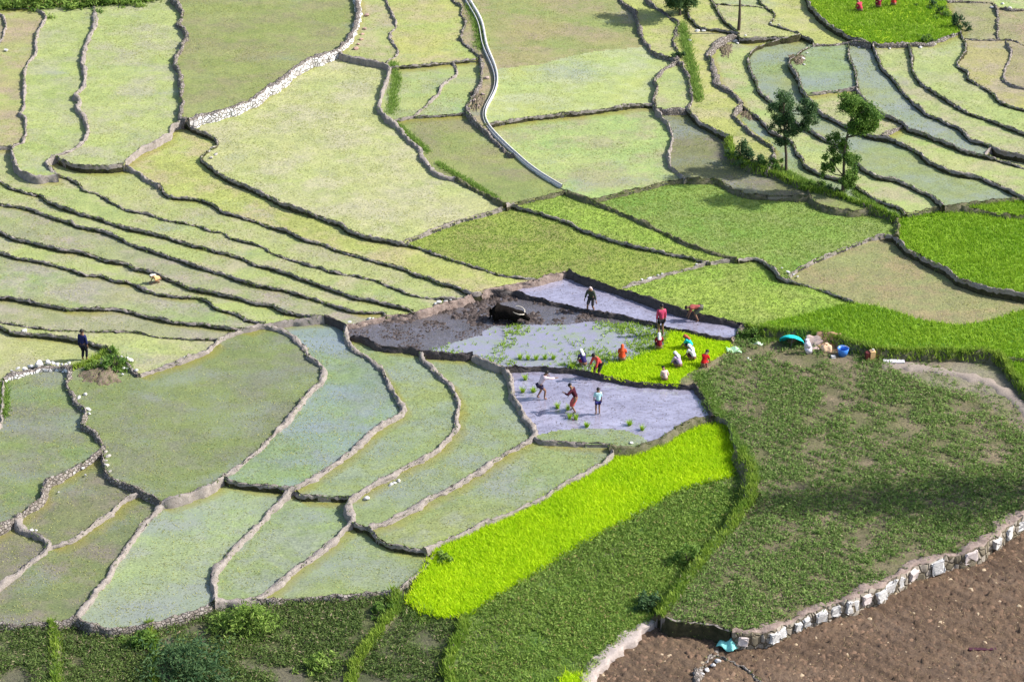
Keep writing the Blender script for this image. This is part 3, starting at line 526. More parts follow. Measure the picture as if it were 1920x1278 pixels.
# ---------------------------------------------------------------- bunds and walls
SHADEE = N('bund_shaded_face'); n = SHADEE.noise(4, 5, .7); n2 = SHADEE.noise(25, 3, .7); SHADEE.bump(n2, .05, 1); SHADEE = SHADEE.out(SHADEE.mix(SHADEE.ramp(n, .35, .65), (.035, .037, .018), (.09, .08, .045)), .95, .1)  # mossy earth darkened to near black, face shade put into the colour
STY = {'k': ([SHADEE, EARTH], 'earth_bund', 'bund', 'earth bunds between the paddies'), 'e': ([EARTH], 'earth_bund', 'bund', 'earth bunds between the paddies'), 'd': ([MUDB], 'mud_bund', 'bund', 'mud bunds round the muddy paddies'), 's': ([STONE], 'stone_bund', 'bund', 'stone faced bunds'),
       'w': ([STONE, WHITE], 'stone_wall', 'wall', 'white stone walls'), 'g': ([EARTHG], 'grassy_bund', 'bund', 'grassy bunds'), 'c2': ([PLAST], 'mud_wall', 'wall', None)}
def smooth1(a, n):
    a = np.asarray(a, float); k = np.ones(2*n+1)/(2*n+1); p = np.pad(a, n, mode='edge'); return np.convolve(p, k, 'valid')
GRASSY = []          # (x, y, z, half width) samples where grass grows on bunds
WALLS = {}
def wall_line(r):
    pts = resample(r[4], 4.0); lo, ro = side_labels(pts, 7)
    zr, zl = LEV[lo], LEV[ro]; h = r[3]*(.55 if r[1] != 'w' else .8); zt = np.maximum(zl, zr)+h
    zl, zr, zt = smooth1(zl, 3), smooth1(zr, 3), smooth1(zt, 5)
    p = np.array(pts); k = (p[:,0] > -150)&(p[:,0] < 2070)&(p[:,1] > -110)&(p[:,1] < 1400)
    p, zl, zr, zt = p[k], zl[k], zr[k], zt[k]
    x, y = unproj(p[:,0], p[:,1], zt)
    return x, y, zl, zr, zt
RD = np.random.default_rng(21)
for r in W:
    if r[1] in '-' or r[1] == 'c': continue
    x, y, zl, zr, zt = wall_line(r)
    if len(x) < 3: continue
    x, y = smooth1(x, 1), smooth1(y, 1)
    s = np.concatenate([[0], np.cumsum(np.hypot(np.diff(x), np.diff(y)))]); n = max(4, int(s[-1]/.14)); t = np.linspace(0, s[-1], n)
    x, y, zl, zr, zt = [np.interp(t, s, a) for a in (x, y, zl, zr, zt)]
    T = np.stack([np.gradient(x), np.gradient(y)], 1); T /= np.linalg.norm(T, axis=1, keepdims=True)+1e-9; NR = np.stack([T[:,1], -T[:,0]], 1)   # right side
    w = r[2]*((.6 if r[2] >= .3 else .42) if r[1] in 'ed' else .5 if r[1] in 'sgk' else .8); wob = smooth1(RD.normal(0, .09 if r[1] in 'sw' else .06, n), 2); wid = w*np.clip(1+smooth1(RD.normal(0, .7, n), 3)+smooth1(RD.normal(0, .9, n), 1)*.35, .35, 2.2)
    top = zt+smooth1(RD.normal(0, .07 if r[1] in 'swg' else .045, n), 1)+smooth1(RD.normal(0, .10, n), 5)
    bat = {'e': .2, 'k': .12, 'd': .3, 's': .2, 'w': .1, 'g': .5, 'c2': .15}[r[1]]
    dl, dr = np.maximum(top-zl, .05), np.maximum(top-zr, .05)
    prof = [(-.5*wid-bat*dl-.04, zl-.12), (-.5*wid-bat*dl, zl+.01), (-.5*wid-.5*bat*dl, zl+.55*dl), (-.5*wid, top-.035), (-.28*wid, top), (.0*wid, top+.012), (.28*wid, top), (.5*wid, top-.035), (.5*wid+.5*bat*dr, zr+.55*dr), (.5*wid+bat*dr, zr+.01), (.5*wid+bat*dr+.04, zr-.12)]
    m = len(prof); V = np.zeros((n, m, 3))
    for j, (o_, z_) in enumerate(prof):
        jit = RD.normal(0, .02 if r[1] in 'sw' else .024, n) if 0 < j < m-1 else 0
        V[:,j,0] = x+NR[:,0]*(o_+wob+jit); V[:,j,1] = y+NR[:,1]*(o_+wob+jit); V[:,j,2] = z_+(RD.normal(0, .026, n) if 1 < j < m-2 else 0)
    ii, jj = np.meshgrid(np.arange(n-1), np.arange(m-1), indexing='ij'); b_ = (ii*m+jj).ravel(); F = np.stack([b_, b_+1, b_+m+1, b_+m], 1)
    mats, nm, cat, grp = STY[r[1]]; mi = None
    if r[0] == 'F1': mats = [MUDR, STONEM]
    if r[0] == 'D1' or r[0] == 'D3': mats = [MUDR]
    if r[1] == 'k': jr = jj.ravel(); mi = np.where((jr >= 4)&(jr <= 7), 1, 0)  # pale top and right side, painted shade on the other faces
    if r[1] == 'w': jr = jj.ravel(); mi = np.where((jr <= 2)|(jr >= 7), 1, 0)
    caps = np.array([[0, k+1, m-1-k-1, m-1-k] if k == 0 else [k, k+1, m-2-k, m-1-k] for k in range(0, 5)]); caps2 = caps[:, ::-1]+(n-1)*m
    F = np.concatenate([F, caps[:4], caps2[:4]]); mi = None if mi is None else np.concatenate([mi, np.zeros(8)])
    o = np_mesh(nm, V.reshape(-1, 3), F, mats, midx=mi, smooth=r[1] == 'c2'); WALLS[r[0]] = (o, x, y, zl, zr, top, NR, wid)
    tag(o, r[5], cat, grp, 'thing')
    if r[1] in 'kes' and w > 0: GRASSY.append((x, y, top, w*.8, bat, dl, dr, NR, r[1]))
    if r[1] == 'g': GRASSY.append((x, y, top, w*.8, bat, dl, dr, NR, r[0]))
# ---------------------------------------------------------------- irrigation canal: concrete trough with water
def strip(name, x, y, NR, offs, zs, mat, parent, smooth=False):
    """ribbon swept along x, y; offs and zs hold one array or number per line of the profile"""
    n, m = len(x), len(offs); V = np.zeros((n, m, 3))
    for j in range(m): V[:,j,0] = x+NR[:,0]*offs[j]; V[:,j,1] = y+NR[:,1]*offs[j]; V[:,j,2] = zs[j]
    ii, jj = np.meshgrid(np.arange(n-1), np.arange(m-1), indexing='ij'); b = (ii*m+jj).ravel()
    return np_mesh(name, V.reshape(-1, 3), np.stack([b, b+1, b+m+1, b+m], 1), mat, parent, smooth)
def path(r, dens=.2):
    x, y, zl, zr, zt = wall_line(r); x, y = smooth1(x, 2), smooth1(y, 2)
    s = np.concatenate([[0], np.cumsum(np.hypot(np.diff(x), np.diff(y)))]); t = np.linspace(0, s[-1], max(4, int(s[-1]/dens)))
    x, y, zl, zr, zt = [np.interp(t, s, a) for a in (x, y, zl, zr, zt)]
    T = np.stack([np.gradient(x), np.gradient(y)], 1); T /= np.linalg.norm(T, axis=1, keepdims=True)+1e-9
    return x, y, zl, zr, zt, np.stack([T[:,1], -T[:,0]], 1)
kr = [r for r in W if r[0] == 'K'][0]; x, y, zl, zr, zt, NR = path(kr)
x, y = smooth1(x, 6), smooth1(y, 6); top = smooth1(zt, 12)+.14; n = len(x); q = np.linspace(0, 1, n); nar = np.interp(q, [0, .45, .62, 1], [.6, .6, .36, .26])
can = bpy.data.objects.new('irrigation_canal', None); C.objects.link(can); tag(can, 'winding white concrete irrigation canal with blue water running down between the upper fields', 'canal', None, 'thing')
kw = dict(parent=can)
side = -1.0     # the traced line runs downhill; image right is on the other side of NR when it heads towards the camera
def kstrip(nm, offs, zs, mat): 
    oo = [side*o*nar for o in offs]; return strip(nm, x, y, NR, oo, zs, mat, can)
lo = np.minimum(zl, zr)-.15
kstrip('outer_wall', [.06, .08, .28, .30], [top-.32, top+.03, top+.03, lo], CONC)
kstrip('inner_wall', [-.27, -.25, -.18, -.16], [lo, top-.03, top-.03, top-.32], CONC)
kstrip('water', [-.165, .065], [top-.2, top-.2], CANW)

# ---------------------------------------------------------------- leaves, blades, clods as real little faces
def soup(name, base, h, wd, lean, mat, tint, kind='stuff', parent=None, tilt=None, per=1, spread=0.):
    """one or more pointed blades per base point"""
    n = len(base)*per; R = np.random.default_rng(len(base)+7); b = np.repeat(base, per, 0).astype(float)
    if spread: b[:, :2] += R.normal(0, spread, (n, 2))
    a = R.uniform(0, 2*math.pi, n); hh = np.repeat(np.broadcast_to(h, len(base)), per)*R.uniform(.7, 1.25, n); ww = wd*R.uniform(.7, 1.3, n)
    ld = R.uniform(0, 2*math.pi, n); le = hh*lean*R.uniform(.3, 1.2, n)
    d = np.stack([np.cos(a), np.sin(a), np.zeros(n)], 1)*ww[:,None]/2
    tip = b+np.stack([np.cos(ld)*le, np.sin(ld)*le, hh], 1)
    V = np.stack([b-d, b+d, tip], 1).reshape(-1, 3); F = np.arange(3*n).reshape(-1, 3)
    return np_mesh(name, V, F, mat, parent, attrs={'tint': ('FACE', np.repeat(tint, per)*.7+R.uniform(0, .3, n))})
def leaves(name, ctr, size, mat, tint, parent=None, flat=.0, aspect=.6):
    n = len(ctr); R = np.random.default_rng(n+3); nrm = R.normal(0, 1, (n, 3)); nrm[:,2] = np.abs(nrm[:,2])+flat; nrm /= np.linalg.norm(nrm, axis=1, keepdims=True)
    r = R.normal(0, 1, (n, 3)); u = np.cross(nrm, r); u /= np.linalg.norm(u, axis=1, keepdims=True)+1e-9; v = np.cross(nrm, u)
    s = (size*R.uniform(.6, 1.4, n))[:,None]; V = np.stack([ctr-u*s, ctr-v*s*aspect*.5+u*s*.1, ctr+u*s, ctr+v*s*aspect*.5-u*s*.1], 1).reshape(-1, 3)
    return np_mesh(name, V, np.arange(4*n).reshape(-1, 4), mat, parent, attrs={'tint': ('FACE', tint)})
RV = np.random.default_rng(77)
def near_frame(x, y, z, mu=70):
    u, v = proj(x, y, z); return (u > -mu)&(u < 1920+mu)&(v > -mu)&(v < 1278+mu)
def scatter(classes, dens):
    ids = [i for i in present if REG[i]['c'] in classes]; m = np.isin(G, ids); ys, xs = np.nonzero(m)
    X, Y = GX0+(xs+.5)*GS, GY0+(ys+.5)*GS; k = near_frame(X, Y, GZ[ys, xs]); ys, xs, X, Y = ys[k], xs[k], X[k], Y[k]
    n = int(len(X)*GS*GS*dens); i = RV.integers(0, len(X), n)
    x, y = X[i]+RV.uniform(-.05, .05, n), Y[i]+RV.uniform(-.05, .05, n)
    return x, y, GZ[ys[i], xs[i]], G[ys[i], xs[i]]
def vnoise(x, y, sc, seed):
    """smooth value noise, 0 to 1"""
    R = np.random.default_rng(seed); T = R.uniform(0, 1, (64, 64)); a, b = x/sc, y/sc; i, j = np.floor(a).astype(int), np.floor(b).astype(int)
    f, g = a-i, b-j; f, g = f*f*(3-2*f), g*g*(3-2*g); t = lambda p, q: T[p % 64, q % 64]
    return (t(i,j)*(1-f)+t(i+1,j)*f)*(1-g)+(t(i,j+1)*(1-f)+t(i+1,j+1)*f)*g
def fbm(x, y, sc, seed): return .55*vnoise(x, y, sc, seed)+.3*vnoise(x, y, sc/2.3, seed+1)+.15*vnoise(x, y, sc/5, seed+2)
def stuff(o, label, cat): return tag(o, label, cat, None, 'stuff')
x, y, z, g = scatter(['P', 'Yl', 'C', 'PG', 'T', 'B', 'B2', 'O', 'O2', 'BR', 'W0', 'W', 'WG', 'WT', 'WB', 'W2', 'W3'], 62)
k = RV.uniform(0, 1, len(x)) < np.clip(2.2*(fbm(x, y, 2.2, 5)-.22)*(.4+1.2*vnoise(x, y, 9, 55)), .06, 1); x, y, z = x[k], y[k], z[k]
t = np.clip(fbm(x, y, 6., 9)*1.1+RV.normal(0, .16, len(x)), 0, 1)
stuff(soup('young_rice', np.stack([x, y, z], 1), .04, .034, 1.7, TUFT, t, per=2, spread=.02), 'pale yellow green rice seedlings standing in the flooded paddies', 'rice')
x, y, z, g = scatter(['G', 'G1', 'G2', 'G3', 'G4'], 120); t = np.clip(fbm(x, y, 4., 19)*1.1+RV.normal(0, .2, len(x)), 0, 1)
stuff(soup('green_rice', np.stack([x, y, z], 1), .07, .04, 1.4, BLADE_G, t, per=2, spread=.03), 'mid green rice growing on the middle terraces', 'rice')
x, y, z, g = scatter(['BG', 'BG2', 'BY'], 170); t = np.clip(fbm(x, y, 2.5, 29)*1.2+RV.normal(0, .2, len(x)), 0, 1)
stuff(soup('vivid_rice', np.stack([x, y, z], 1), .17, .045, .9, BLADE_B, t, per=2, spread=.04), 'vivid green rice plants crowding the right hand terraces', 'rice')
x, y, z, g = scatter(['Y', 'YB'], 420); x = x+RV.normal(0, .09, len(x)); y = y+RV.normal(0, .09, len(x)); t = np.clip(.25+fbm(x, y, 1.2, 39)*.9+RV.normal(0, .14, len(x)), 0, 1)
stuff(soup('rice_seedbed', np.stack([x, y, z], 1), np.where(z < -.6, .2, .13), .045, 1.0, BLADE_Y, t, per=3, spread=.04), 'dense chartreuse rice seedlings in the nursery beds', 'seedlings')
x, y, z, g = scatter(['MG'], 110); k = RV.uniform(0, 1, len(x)) < np.clip((fbm(x, y, 1.6, 49)-.42)*3.5, .03, 1); x, y, z = x[k], y[k], z[k]
stuff(soup('scattered_seedlings', np.stack([x, y, z], 1), .14, .05, .8, tintmat('seedling_scattered', (.22, .38, .08), (.42, .56, .06)), RV.uniform(0, 1, len(x)), per=3, spread=.04), 'loose bright seedlings scattered on the wet mud round the squatting women', 'seedlings')
# weeds: small plants made of several leaves, in loose rows with bare soil between
def plants(classes, dens, name, mat, label, hgt, rows, lsz, per, thr, seed, cat='weeds'):
    x, y, z, g = scatter(classes, dens); f = fbm(x, y, 1.1, seed); f2 = fbm(x, y, 5, seed+4)
    if rows:
        ph = (x*.55+y*.83)/.55; f = f+.13*np.cos(ph*2*math.pi+2*vnoise(x, y, 2, seed+9))
    k = f > thr+.14*(f2 < .42); x, y, z, f2 = x[k], y[k], z[k], f2[k]; n = len(x)
    hh = hgt*RV.uniform(.4, 1.25, n); b = np.repeat(np.stack([x, y, z], 1), per, 0); m = len(b)
    off = RV.normal(0, 1, (m, 3)); off[:,2] = RV.uniform(.1, 1, m); off *= np.stack([np.repeat(hh, per)*.55]*2+[np.repeat(hh, per)], 1)
    t = np.clip(np.repeat(.25+.5*f2+RV.normal(0, .2, n), per)+RV.normal(0, .13, m), 0, 1); t = np.where(RV.uniform(0, 1, m) < .07, 1, np.minimum(t, .87))
    return stuff(leaves(name, b+off, lsz, mat, t, flat=.4), label, cat)
plants(['K'], 85, 'field_weeds', WEED, 'low leafy weeds in rough rows on the big dull green field', .19, True, .06, 9, .385, 61)
plants(['K2'], 95, 'grassy_weeds', WEED2, 'fresh green weeds on the slope below the chartreuse seedbed', .18, True, .062, 9, .33, 71)
plants(['KE'], 40, 'sparse_weeds', WEED, 'thin weeds on the bare brown path at the right edge', .10, False, .05, 6, .46, 65)
plants(['S'], 115, 'scrub', SCRUB, 'mixed leafy scrub along the bottom of the terraces', .24, False, .06, 9, .34, 81, 'scrub')
plants(['S2'], 60, 'hedge_growth', WEED2, 'deep green undergrowth above the top left fields', .5, False, .14, 7, .3, 91, 'undergrowth')
x, y, z, g = scatter(['K2'], 170); stuff(soup('slope_grass', np.stack([x, y, z], 1), .15, .045, .9, tintmat('grass_slope', (.13,.25,.03), (.34,.46,.09)), np.clip(fbm(x, y, 2.2, 83)*1.1+RV.normal(0, .15, len(x)), 0, 1), per=2, spread=.05), 'fresh grass between the weeds on the slope below the chartreuse seedbed', 'grass')
# clods
def clods(name, x, y, z, size, mat, tint, label):
    n = len(x); ang = np.array([0, 1, 2, 3, 4])*2*math.pi/5; rr = size[:,None]*RV.uniform(.6, 1.3, (n, 5)); a0 = RV.uniform(0, 6.28, n)[:,None]
    ring = np.stack([x[:,None]+rr*np.cos(ang+a0), y[:,None]+rr*np.sin(ang+a0), np.repeat((z-.01)[:,None], 5, 1)], 2)
    tp = np.stack([x+RV.normal(0, .2, n)*size, y+RV.normal(0, .2, n)*size, z+size*RV.uniform(.35, .9, n)], 1)[:,None]
    V = np.concatenate([ring, tp], 1).reshape(-1, 3); o = np.arange(n)[:,None]*6
    F = np.stack([np.concatenate([o+k, o+(k+1) % 5, o+5], 1) for k in range(5)], 1).reshape(-1, 3)
    return stuff(np_mesh(name, V, F, mat, attrs={'tint': ('FACE', np.repeat(tint, 5))}), label, 'soil')
x, y, z, g = scatter(['R'], 110); ph = (x*.62+y*.78)/.75; k = (np.sin(ph*2*math.pi)+RV.normal(0, .8, len(x))) > -.2; x, y, z = x[k], y[k], z[k]
t = np.clip(fbm(x, y, 1.5, 13)+RV.normal(0, .15, len(x)), 0, .87); t = np.where(RV.uniform(0, 1, len(x)) < .05, 1, t)
clods('soil_clods', x, y, z, RV.uniform(.03, .06, len(x))+.13*RV.uniform(0, 1, len(x))**3, CLOD, t, 'reddish brown clods turned up on the ploughed slope')
x, y, z, g = scatter(['MC'], 130); k = fbm(x, y, .9, 17) > .42; x, y, z = x[k], y[k], z[k]
u, v = proj(x, y, z); lump = np.hypot((u-880)/230, (v-580)/26) < 1.15; sz = np.where(lump, RV.uniform(.05, .17, len(x)), RV.uniform(.03, .09, len(x)))
clods('mud_clods', x, y, z, sz, MCLOD, np.clip(RV.normal(.35, .3, len(x)), 0, 1), 'dark wet clods of ploughed mud round the black buffalo')
x, y, z, g = scatter(['M'], 26); k = fbm(x, y, 1.3, 27) > .45; x, y, z = x[k], y[k], z[k]; clods('mud_lumps', x, y, z-.015, RV.uniform(.02, .06, len(x)), MCLOD, RV.uniform(.2, .9, len(x)), 'small lumps of mud breaking the water of the mud paddies')
x, y, z, g = scatter(['E'], 60); clods('earth_crumbs', x, y, z, RV.uniform(.02, .06, len(x)), CLOD, RV.uniform(.3, .9, len(x)), 'dry earth crumbs beside the planting women')
# grass on the grassy bunds
gp = []
for (x, y, top, wd, bat, dl, dr, NR_, gid) in GRASSY:
    lush = {'G1': 60, 'G2': 60, 'G3': 90, 'G4': 80, 'G5': 90, 'A29x': 60, 'E1': 70, 'C0x': 60, 'k': 16, 'e': 5, 's': 7}.get(gid, 22); n = int(len(x)*.14*lush); 
    i = RV.integers(0, len(x), n); o_ = RV.uniform(-1, 1, n); hw = wd*.5+bat*np.where(o_ < 0, dl[i], dr[i]); dn = np.clip((np.abs(o_)*hw-wd*.5)/np.maximum(hw-wd*.5, .01), 0, 1)
    gp.append(np.stack([x[i]+NR_[i,0]*o_*hw, y[i]+NR_[i,1]*o_*hw, top[i]-dn*np.where(o_ < 0, dl[i], dr[i])*.9-.02, np.full(n, lush)], 1))
gp = np.concatenate(gp); BG_ = gp[:,3] > 50
stuff(soup('bund_grass', gp[~BG_][:, :3], .07, .04, 1.1, tintmat('grass_dull', (.09, .15, .03), (.24, .32, .08)), RV.uniform(0, 1, (~BG_).sum()), per=3, spread=.04), 'short dull grass along the grassy bunds', 'grass')
stuff(soup('lush_grass', gp[BG_][:, :3], .24, .06, .7, tintmat('grass_lush', (.14, .27, .03), (.36, .46, .07)), np.clip(fbm(gp[BG_][:,0], gp[BG_][:,1], 1.5, 3)+RV.normal(0, .2, BG_.sum()), 0, 1), per=4, spread=.06), 'long light green grass on the broad bunds of the lower slope', 'grass')
# green strips of grass beside walls: (photo points, half width px, density, height)
gs = []
for pts, hw, dn, hg in [([(737,118),(743,150),(738,185),(734,212)],8,70,.25), ([(742,232),(765,252),(790,272),(803,286)],5,60,.2), ([(880,10),(893,40),(899,62),(900,90)],9,80,.25), ([(1278,45),(1288,90),(1292,112),(1300,140),(1306,170),(1310,190)],9,90,.3),
        ([(820,305),(850,325),(885,345),(935,375)],5,60,.2), ([(1640,392),(1662,400),(1600,360)],5,60,.2), ([(1462,318),(1500,338),(1530,350)],6,90,.25), ([(1310,700),(1340,770),(1395,850),(1420,900)],12,110,.25),
        ([(5,720),(8,780)],8,80,.25), ([(205,668),(222,682),(240,694)],14,80,.3), ([(1440,625),(1455,636),(1420,640)],10,60,.25), ([(730,1120),(760,1140),(800,1165)],16,90,.3)]:
    for a, b in zip(pts[:-1], pts[1:]):
        n = int(math.hypot(b[0]-a[0], b[1]-a[1])*dn/9); f = RV.uniform(0, 1, n)
        for k in range(n):
            p = P(a[0]+(b[0]-a[0])*f[k]+RV.normal(0, hw*.6), a[1]+(b[1]-a[1])*f[k]+RV.normal(0, hw*.4)); gs.append((p.x, p.y, p.z, hg))
gs = np.array(gs)
stuff(soup('verge_grass', gs[:, :3], gs[:,3]*.7, .045, .9, tintmat('grass_verge', (.13, .25, .04), (.30, .42, .09)), RV.uniform(0, 1, len(gs)), per=2, spread=.05), 'bright grass growing in strips beside the walls', 'grass')

# ---------------------------------------------------------------- trees and shrubs
def tube(pts, rad, nseg=7, wob=.0):
    pts = [Vector(p) for p in pts]; V = []; F = []; prev = None
    for i, p in enumerate(pts):
        d = (pts[min(i+1, len(pts)-1)]-pts[max(i-1, 0)]).normalized(); a = Vector((1, 0, 0)) if abs(d.x) < .8 else Vector((0, 1, 0))
        e = d.cross(a).normalized(); f = d.cross(e)
        for k in range(nseg):
            t = 2*math.pi*k/nseg; V.append(p+(e*math.cos(t)+f*math.sin(t))*rad[i]*(1+random.uniform(-wob, wob)))
    for i in range(len(pts)-1):
        for k in range(nseg): F.append((i*nseg+k, i*nseg+(k+1) % nseg, (i+1)*nseg+(k+1) % nseg, (i+1)*nseg+k))
    return V, F
def tubes(name, list_, mat, parent=None, smooth=True):
    V, F = [], []
    for pts, rad in list_:
        v, f = tube(pts, rad, 7, .12); F += [tuple(i+len(V) for i in q) for q in f]; V += v
    return np_mesh(name, np.array([tuple(v) for v in V]), np.array(F), mat, parent, smooth)
def empty(name, loc, label, cat, group=None, rz=0.):
    o = bpy.data.objects.new(name, None); C.objects.link(o); o.location = loc; o.rotation_euler = (0, 0, rz); return tag(o, label, cat, group, 'thing')
def tree(name, base, trunk, clumps, mat, label, n_leaf, lsz=.10, tr=.085, group='trees among the terraces', cat='tree'):
    """base, trunk and clump centres as photo points; depth offsets in metres"""
    b = P(*base); m = mpp(b); at = lambda u, v, dy=0.: Vector(((u-base[0])*m*cp, dy, (base[1]-v)*m))
    r = empty(name, b-Vector((0, 0, .05)), label, cat, group)
    T = [at(*t) for t in trunk]; ls = [(T, [tr*(1-.75*i/(len(T)-1)) for i in range(len(T))])]; pts = []; tint = []
    for (u, v, ru, rv, dy) in clumps:
        c = at(u, v, dy); j = min(range(len(T)), key=lambda i: (T[i]-c).length+(0 if T[i].z < c.z else 1)); mid = (T[j]+c)/2+Vector((0, 0, -.1))
        ls.append(([T[j], mid, c], [tr*.45, tr*.3, tr*.12]))
        for s in range(4):
            d = Vector((random.uniform(-1, 1)*ru*m, random.uniform(-1, 1)*ru*m, random.uniform(-.6, 1)*rv*m)); ls.append(([c-Vector((0, 0, .1)), c+d*.8], [tr*.16, tr*.06]))
        ns = max(5, int(ru*rv/28)); cc = []
        for s in range(ns):
            q = RV.normal(0, .5, 3); q *= 1.35/max(1, np.linalg.norm(q)); cc.append((q, RV.uniform(0, 1)))
        n = int(n_leaf*3.6*ru*rv/900); i = RV.integers(0, ns, n); q = np.array([a for a, _ in cc])[i]+RV.normal(0, .26, (n, 3))
        pts.append(np.array(c)+q*np.array([ru*m, max(ru, rv)*m*.9, rv*m])); tint.append(np.clip(np.array([b_ for _, b_ in cc])[i]*.6+.2+RV.normal(0, .15, n), 0, .86))
    tubes('trunk', ls, BARK, r); leaves('crown', np.concatenate(pts), lsz, mat, np.concatenate(tint), r, flat=.3)
    return r
tree('tree', (1474,322), [(1474,322),(1472,290),(1466,250),(1462,215),(1460,178)], [(1463,196,12,18,0),(1458,214,14,14,.3),(1470,222,10,12,-.3),(1462,246,14,12,.2),(1478,244,14,10,-.2),(1452,232,8,10,0),(1468,262,12,10,0),(1475,238,16,9,.4),(1503,208,14,12,.3),(1515,214,14,12,-.2),(1508,228,12,12,0),(1501,240,7,10,.2)],
     TREEA, 'slender dark tree with a sparse crown in two lobes, left of the pair', 1500, .075)
tree('tree', (1579,362), [(1579,362),(1579,330),(1577,290),(1579,262),(1583,235),(1590,205)], [(1588,203,22,12,0),(1572,200,16,10,.5),(1606,206,18,14,-.4),(1594,222,20,14,.4),(1612,228,16,16,0),(1585,238,14,12,-.3),(1626,240,12,12,.2),(1615,248,16,8,0),(1557,280,14,14,.2),(1552,294,10,12,-.2),(1546,318,9,10,0),(1582,300,14,14,.3),(1590,318,12,14,-.2),(1583,338,11,12,.1)],
     TREEB, 'lopped green tree with a broad dark top and leafy lower shoots, right of the pair', 1500, .085)
tree('tree', (1275,29), [(1275,29),(1274,14),(1278,-8),(1282,-40)], [(1274,2,15,14,0),(1287,-2,14,16,.4),(1268,-10,16,14,0),(1282,-30,24,20,0),(1265,-45,20,18,.3),(1296,-50,20,22,-.3)], TREEA, 'dark tree cut off by the top edge beside the grassy gully', 1600, .1)
tb = P(1384,66); m_ = mpp(tb); r = empty('bare_tree', tb-Vector((0, 0, .05)), 'tall bare grey tree trunk standing alone at the top, without leaves', 'tree')
tubes('trunk', [([(0,0,0),(.03,0,30*m_),(.0,.02,66*m_),(.04,.05,100*m_)], [.11,.085,.06,.03]), ([(.0,.02,60*m_),(-.25,.1,75*m_)], [.035,.012]), ([(.02,.03,78*m_),(.3,-.1,92*m_)], [.03,.01])], BARK, r)
def shrub(u, v, ru, rv, mat, label, n=500, name='shrub', lsz=.09, grp='shrubs on banks and walls'):
    b = P(u, v); m = mpp(b); r = empty(name, b-Vector((0, 0, .03)), label, 'shrub', grp); W_, H_ = ru*m, rv*m; st = []
    for k in range(7):
        a = random.uniform(0, 6.28); st.append(([(0,0,0), (math.cos(a)*W_*.35, math.sin(a)*W_*.35, H_*random.uniform(.5, 1.1))], [.025, .008]))
    tubes('stems', st, BARK, r); ns = max(5, int(ru*rv/22)); c = RV.normal(0, .62, (ns, 3)); c[:,2] = RV.uniform(.15, 1.25, ns)*np.exp(-.5*(c[:,0]**2+c[:,1]**2)); t = RV.uniform(0, 1, ns)
    i = RV.integers(0, ns, n); q = c[i]+RV.normal(0, .15, (n, 3)); q[:,2] = np.maximum(q[:,2], .04)
    leaves('foliage', q*np.array([W_, W_*.8, H_]), lsz, mat, np.clip(t[i]*.6+.15+RV.normal(0, .14, n), 0, .9), r, flat=.3); return r
shrub(1388, 296, 15, 26, TREEA, 'dark shrub at the left end of the mound below the slender tree', 900)
shrub(1408, 303, 18, 16, TREEA, 'low dark shrub second along the mound below the slender tree', 700)
shrub(1440, 312, 16, 13, TREEB, 'green shrub in the middle of the overgrown bund', 600)
shrub(1464, 318, 10, 14, TREEB, 'small upright shrub beside the foot of the slender tree', 400)
shrub(1560, 360, 16, 12, TREEA, 'dark low shrub at the foot of the lopped tree', 500)
shrub(1537, 352, 14, 13, TREEB, 'bright green shrub left of the foot of the lopped tree', 500)
shrub(1645, 385, 10, 9, TREEB, 'small green shrub on the overgrown bund near the green fields', 300)
shrub(1272, 110, 9, 10, TREEA, 'round dark bush above the small walled plot', 400)
shrub(1795, 52, 14, 20, TREEA, 'dark bush on the right of the bright green field at the top', 800)
shrub(1765, 30, 14, 12, TREEB, 'smaller bush up the bank beside the bright green field at the top', 500)
shrub(1745, 12, 12, 10, TREEA, 'topmost bush of the bank beside the bright green field', 400)
shrub(1735, 78, 16, 10, TREEB, 'weedy bush on the rubble bund under the bright green field', 500)
shrub(836, 1052, 14, 15, WEED2, 'dark leafy weed clump at the left tip of the chartreuse seedbed', 450)
shrub(215, 690, 20, 18, TREEB, 'leafy shrub on the right of the earth mound beside the man in navy', 800)
shrub(178, 690, 18, 12, WEED2, 'low weeds on the earth mound just below the man in navy', 500)
shrub(210, 660, 12, 10, TREEB, 'small bush on the bank behind the earth mound', 300)
shrub(1412, 632, 18, 16, TREEB, 'weedy bush at the right end of the upper mud paddy', 700)
shrub(355, 1262, 66, 44, TREEA, 'large dark leafy bush at the bottom of the scrub', 2600, lsz=.1)
shrub(462, 1180, 36, 40, WEED2, 'tall light green bush in the scrub under the paddy wall', 2000, lsz=.1)
shrub(265, 1210, 20, 26, TREEB, 'upright bush beside the second grassy bund of the scrub', 900)
shrub(1215, 1140, 18, 26, TREEA, 'dark bush above the end of the mud plastered wall', 700)
shrub(1290, 1055, 22, 26, TREEB, 'dark bush on the curved grassy ridge', 800)
shrub(712, 1150, 20, 18, TREEB, 'bush at the top of the broad bright grassy bund', 700)
shrub(600, 1250, 26, 22, WEED2, 'weedy bush in the scrub left of the broad grassy bund', 900)
for k, (u, lab_) in enumerate([(20,'leftmost bush of the hedge at the top left corner'),(70,'second bush from the left in the top left hedge'),(125,'third bush from the left in the top left hedge'),(180,'fourth bush from the left in the top left hedge'),(232,'small end bush of the top left hedge')]):
    shrub(u, 9-(k == 4)*3, 30, 16-(k == 4)*5, TREEB if k % 2 else WEED2, lab_, 1500, lsz=.11, grp='bushes of the top left hedge')

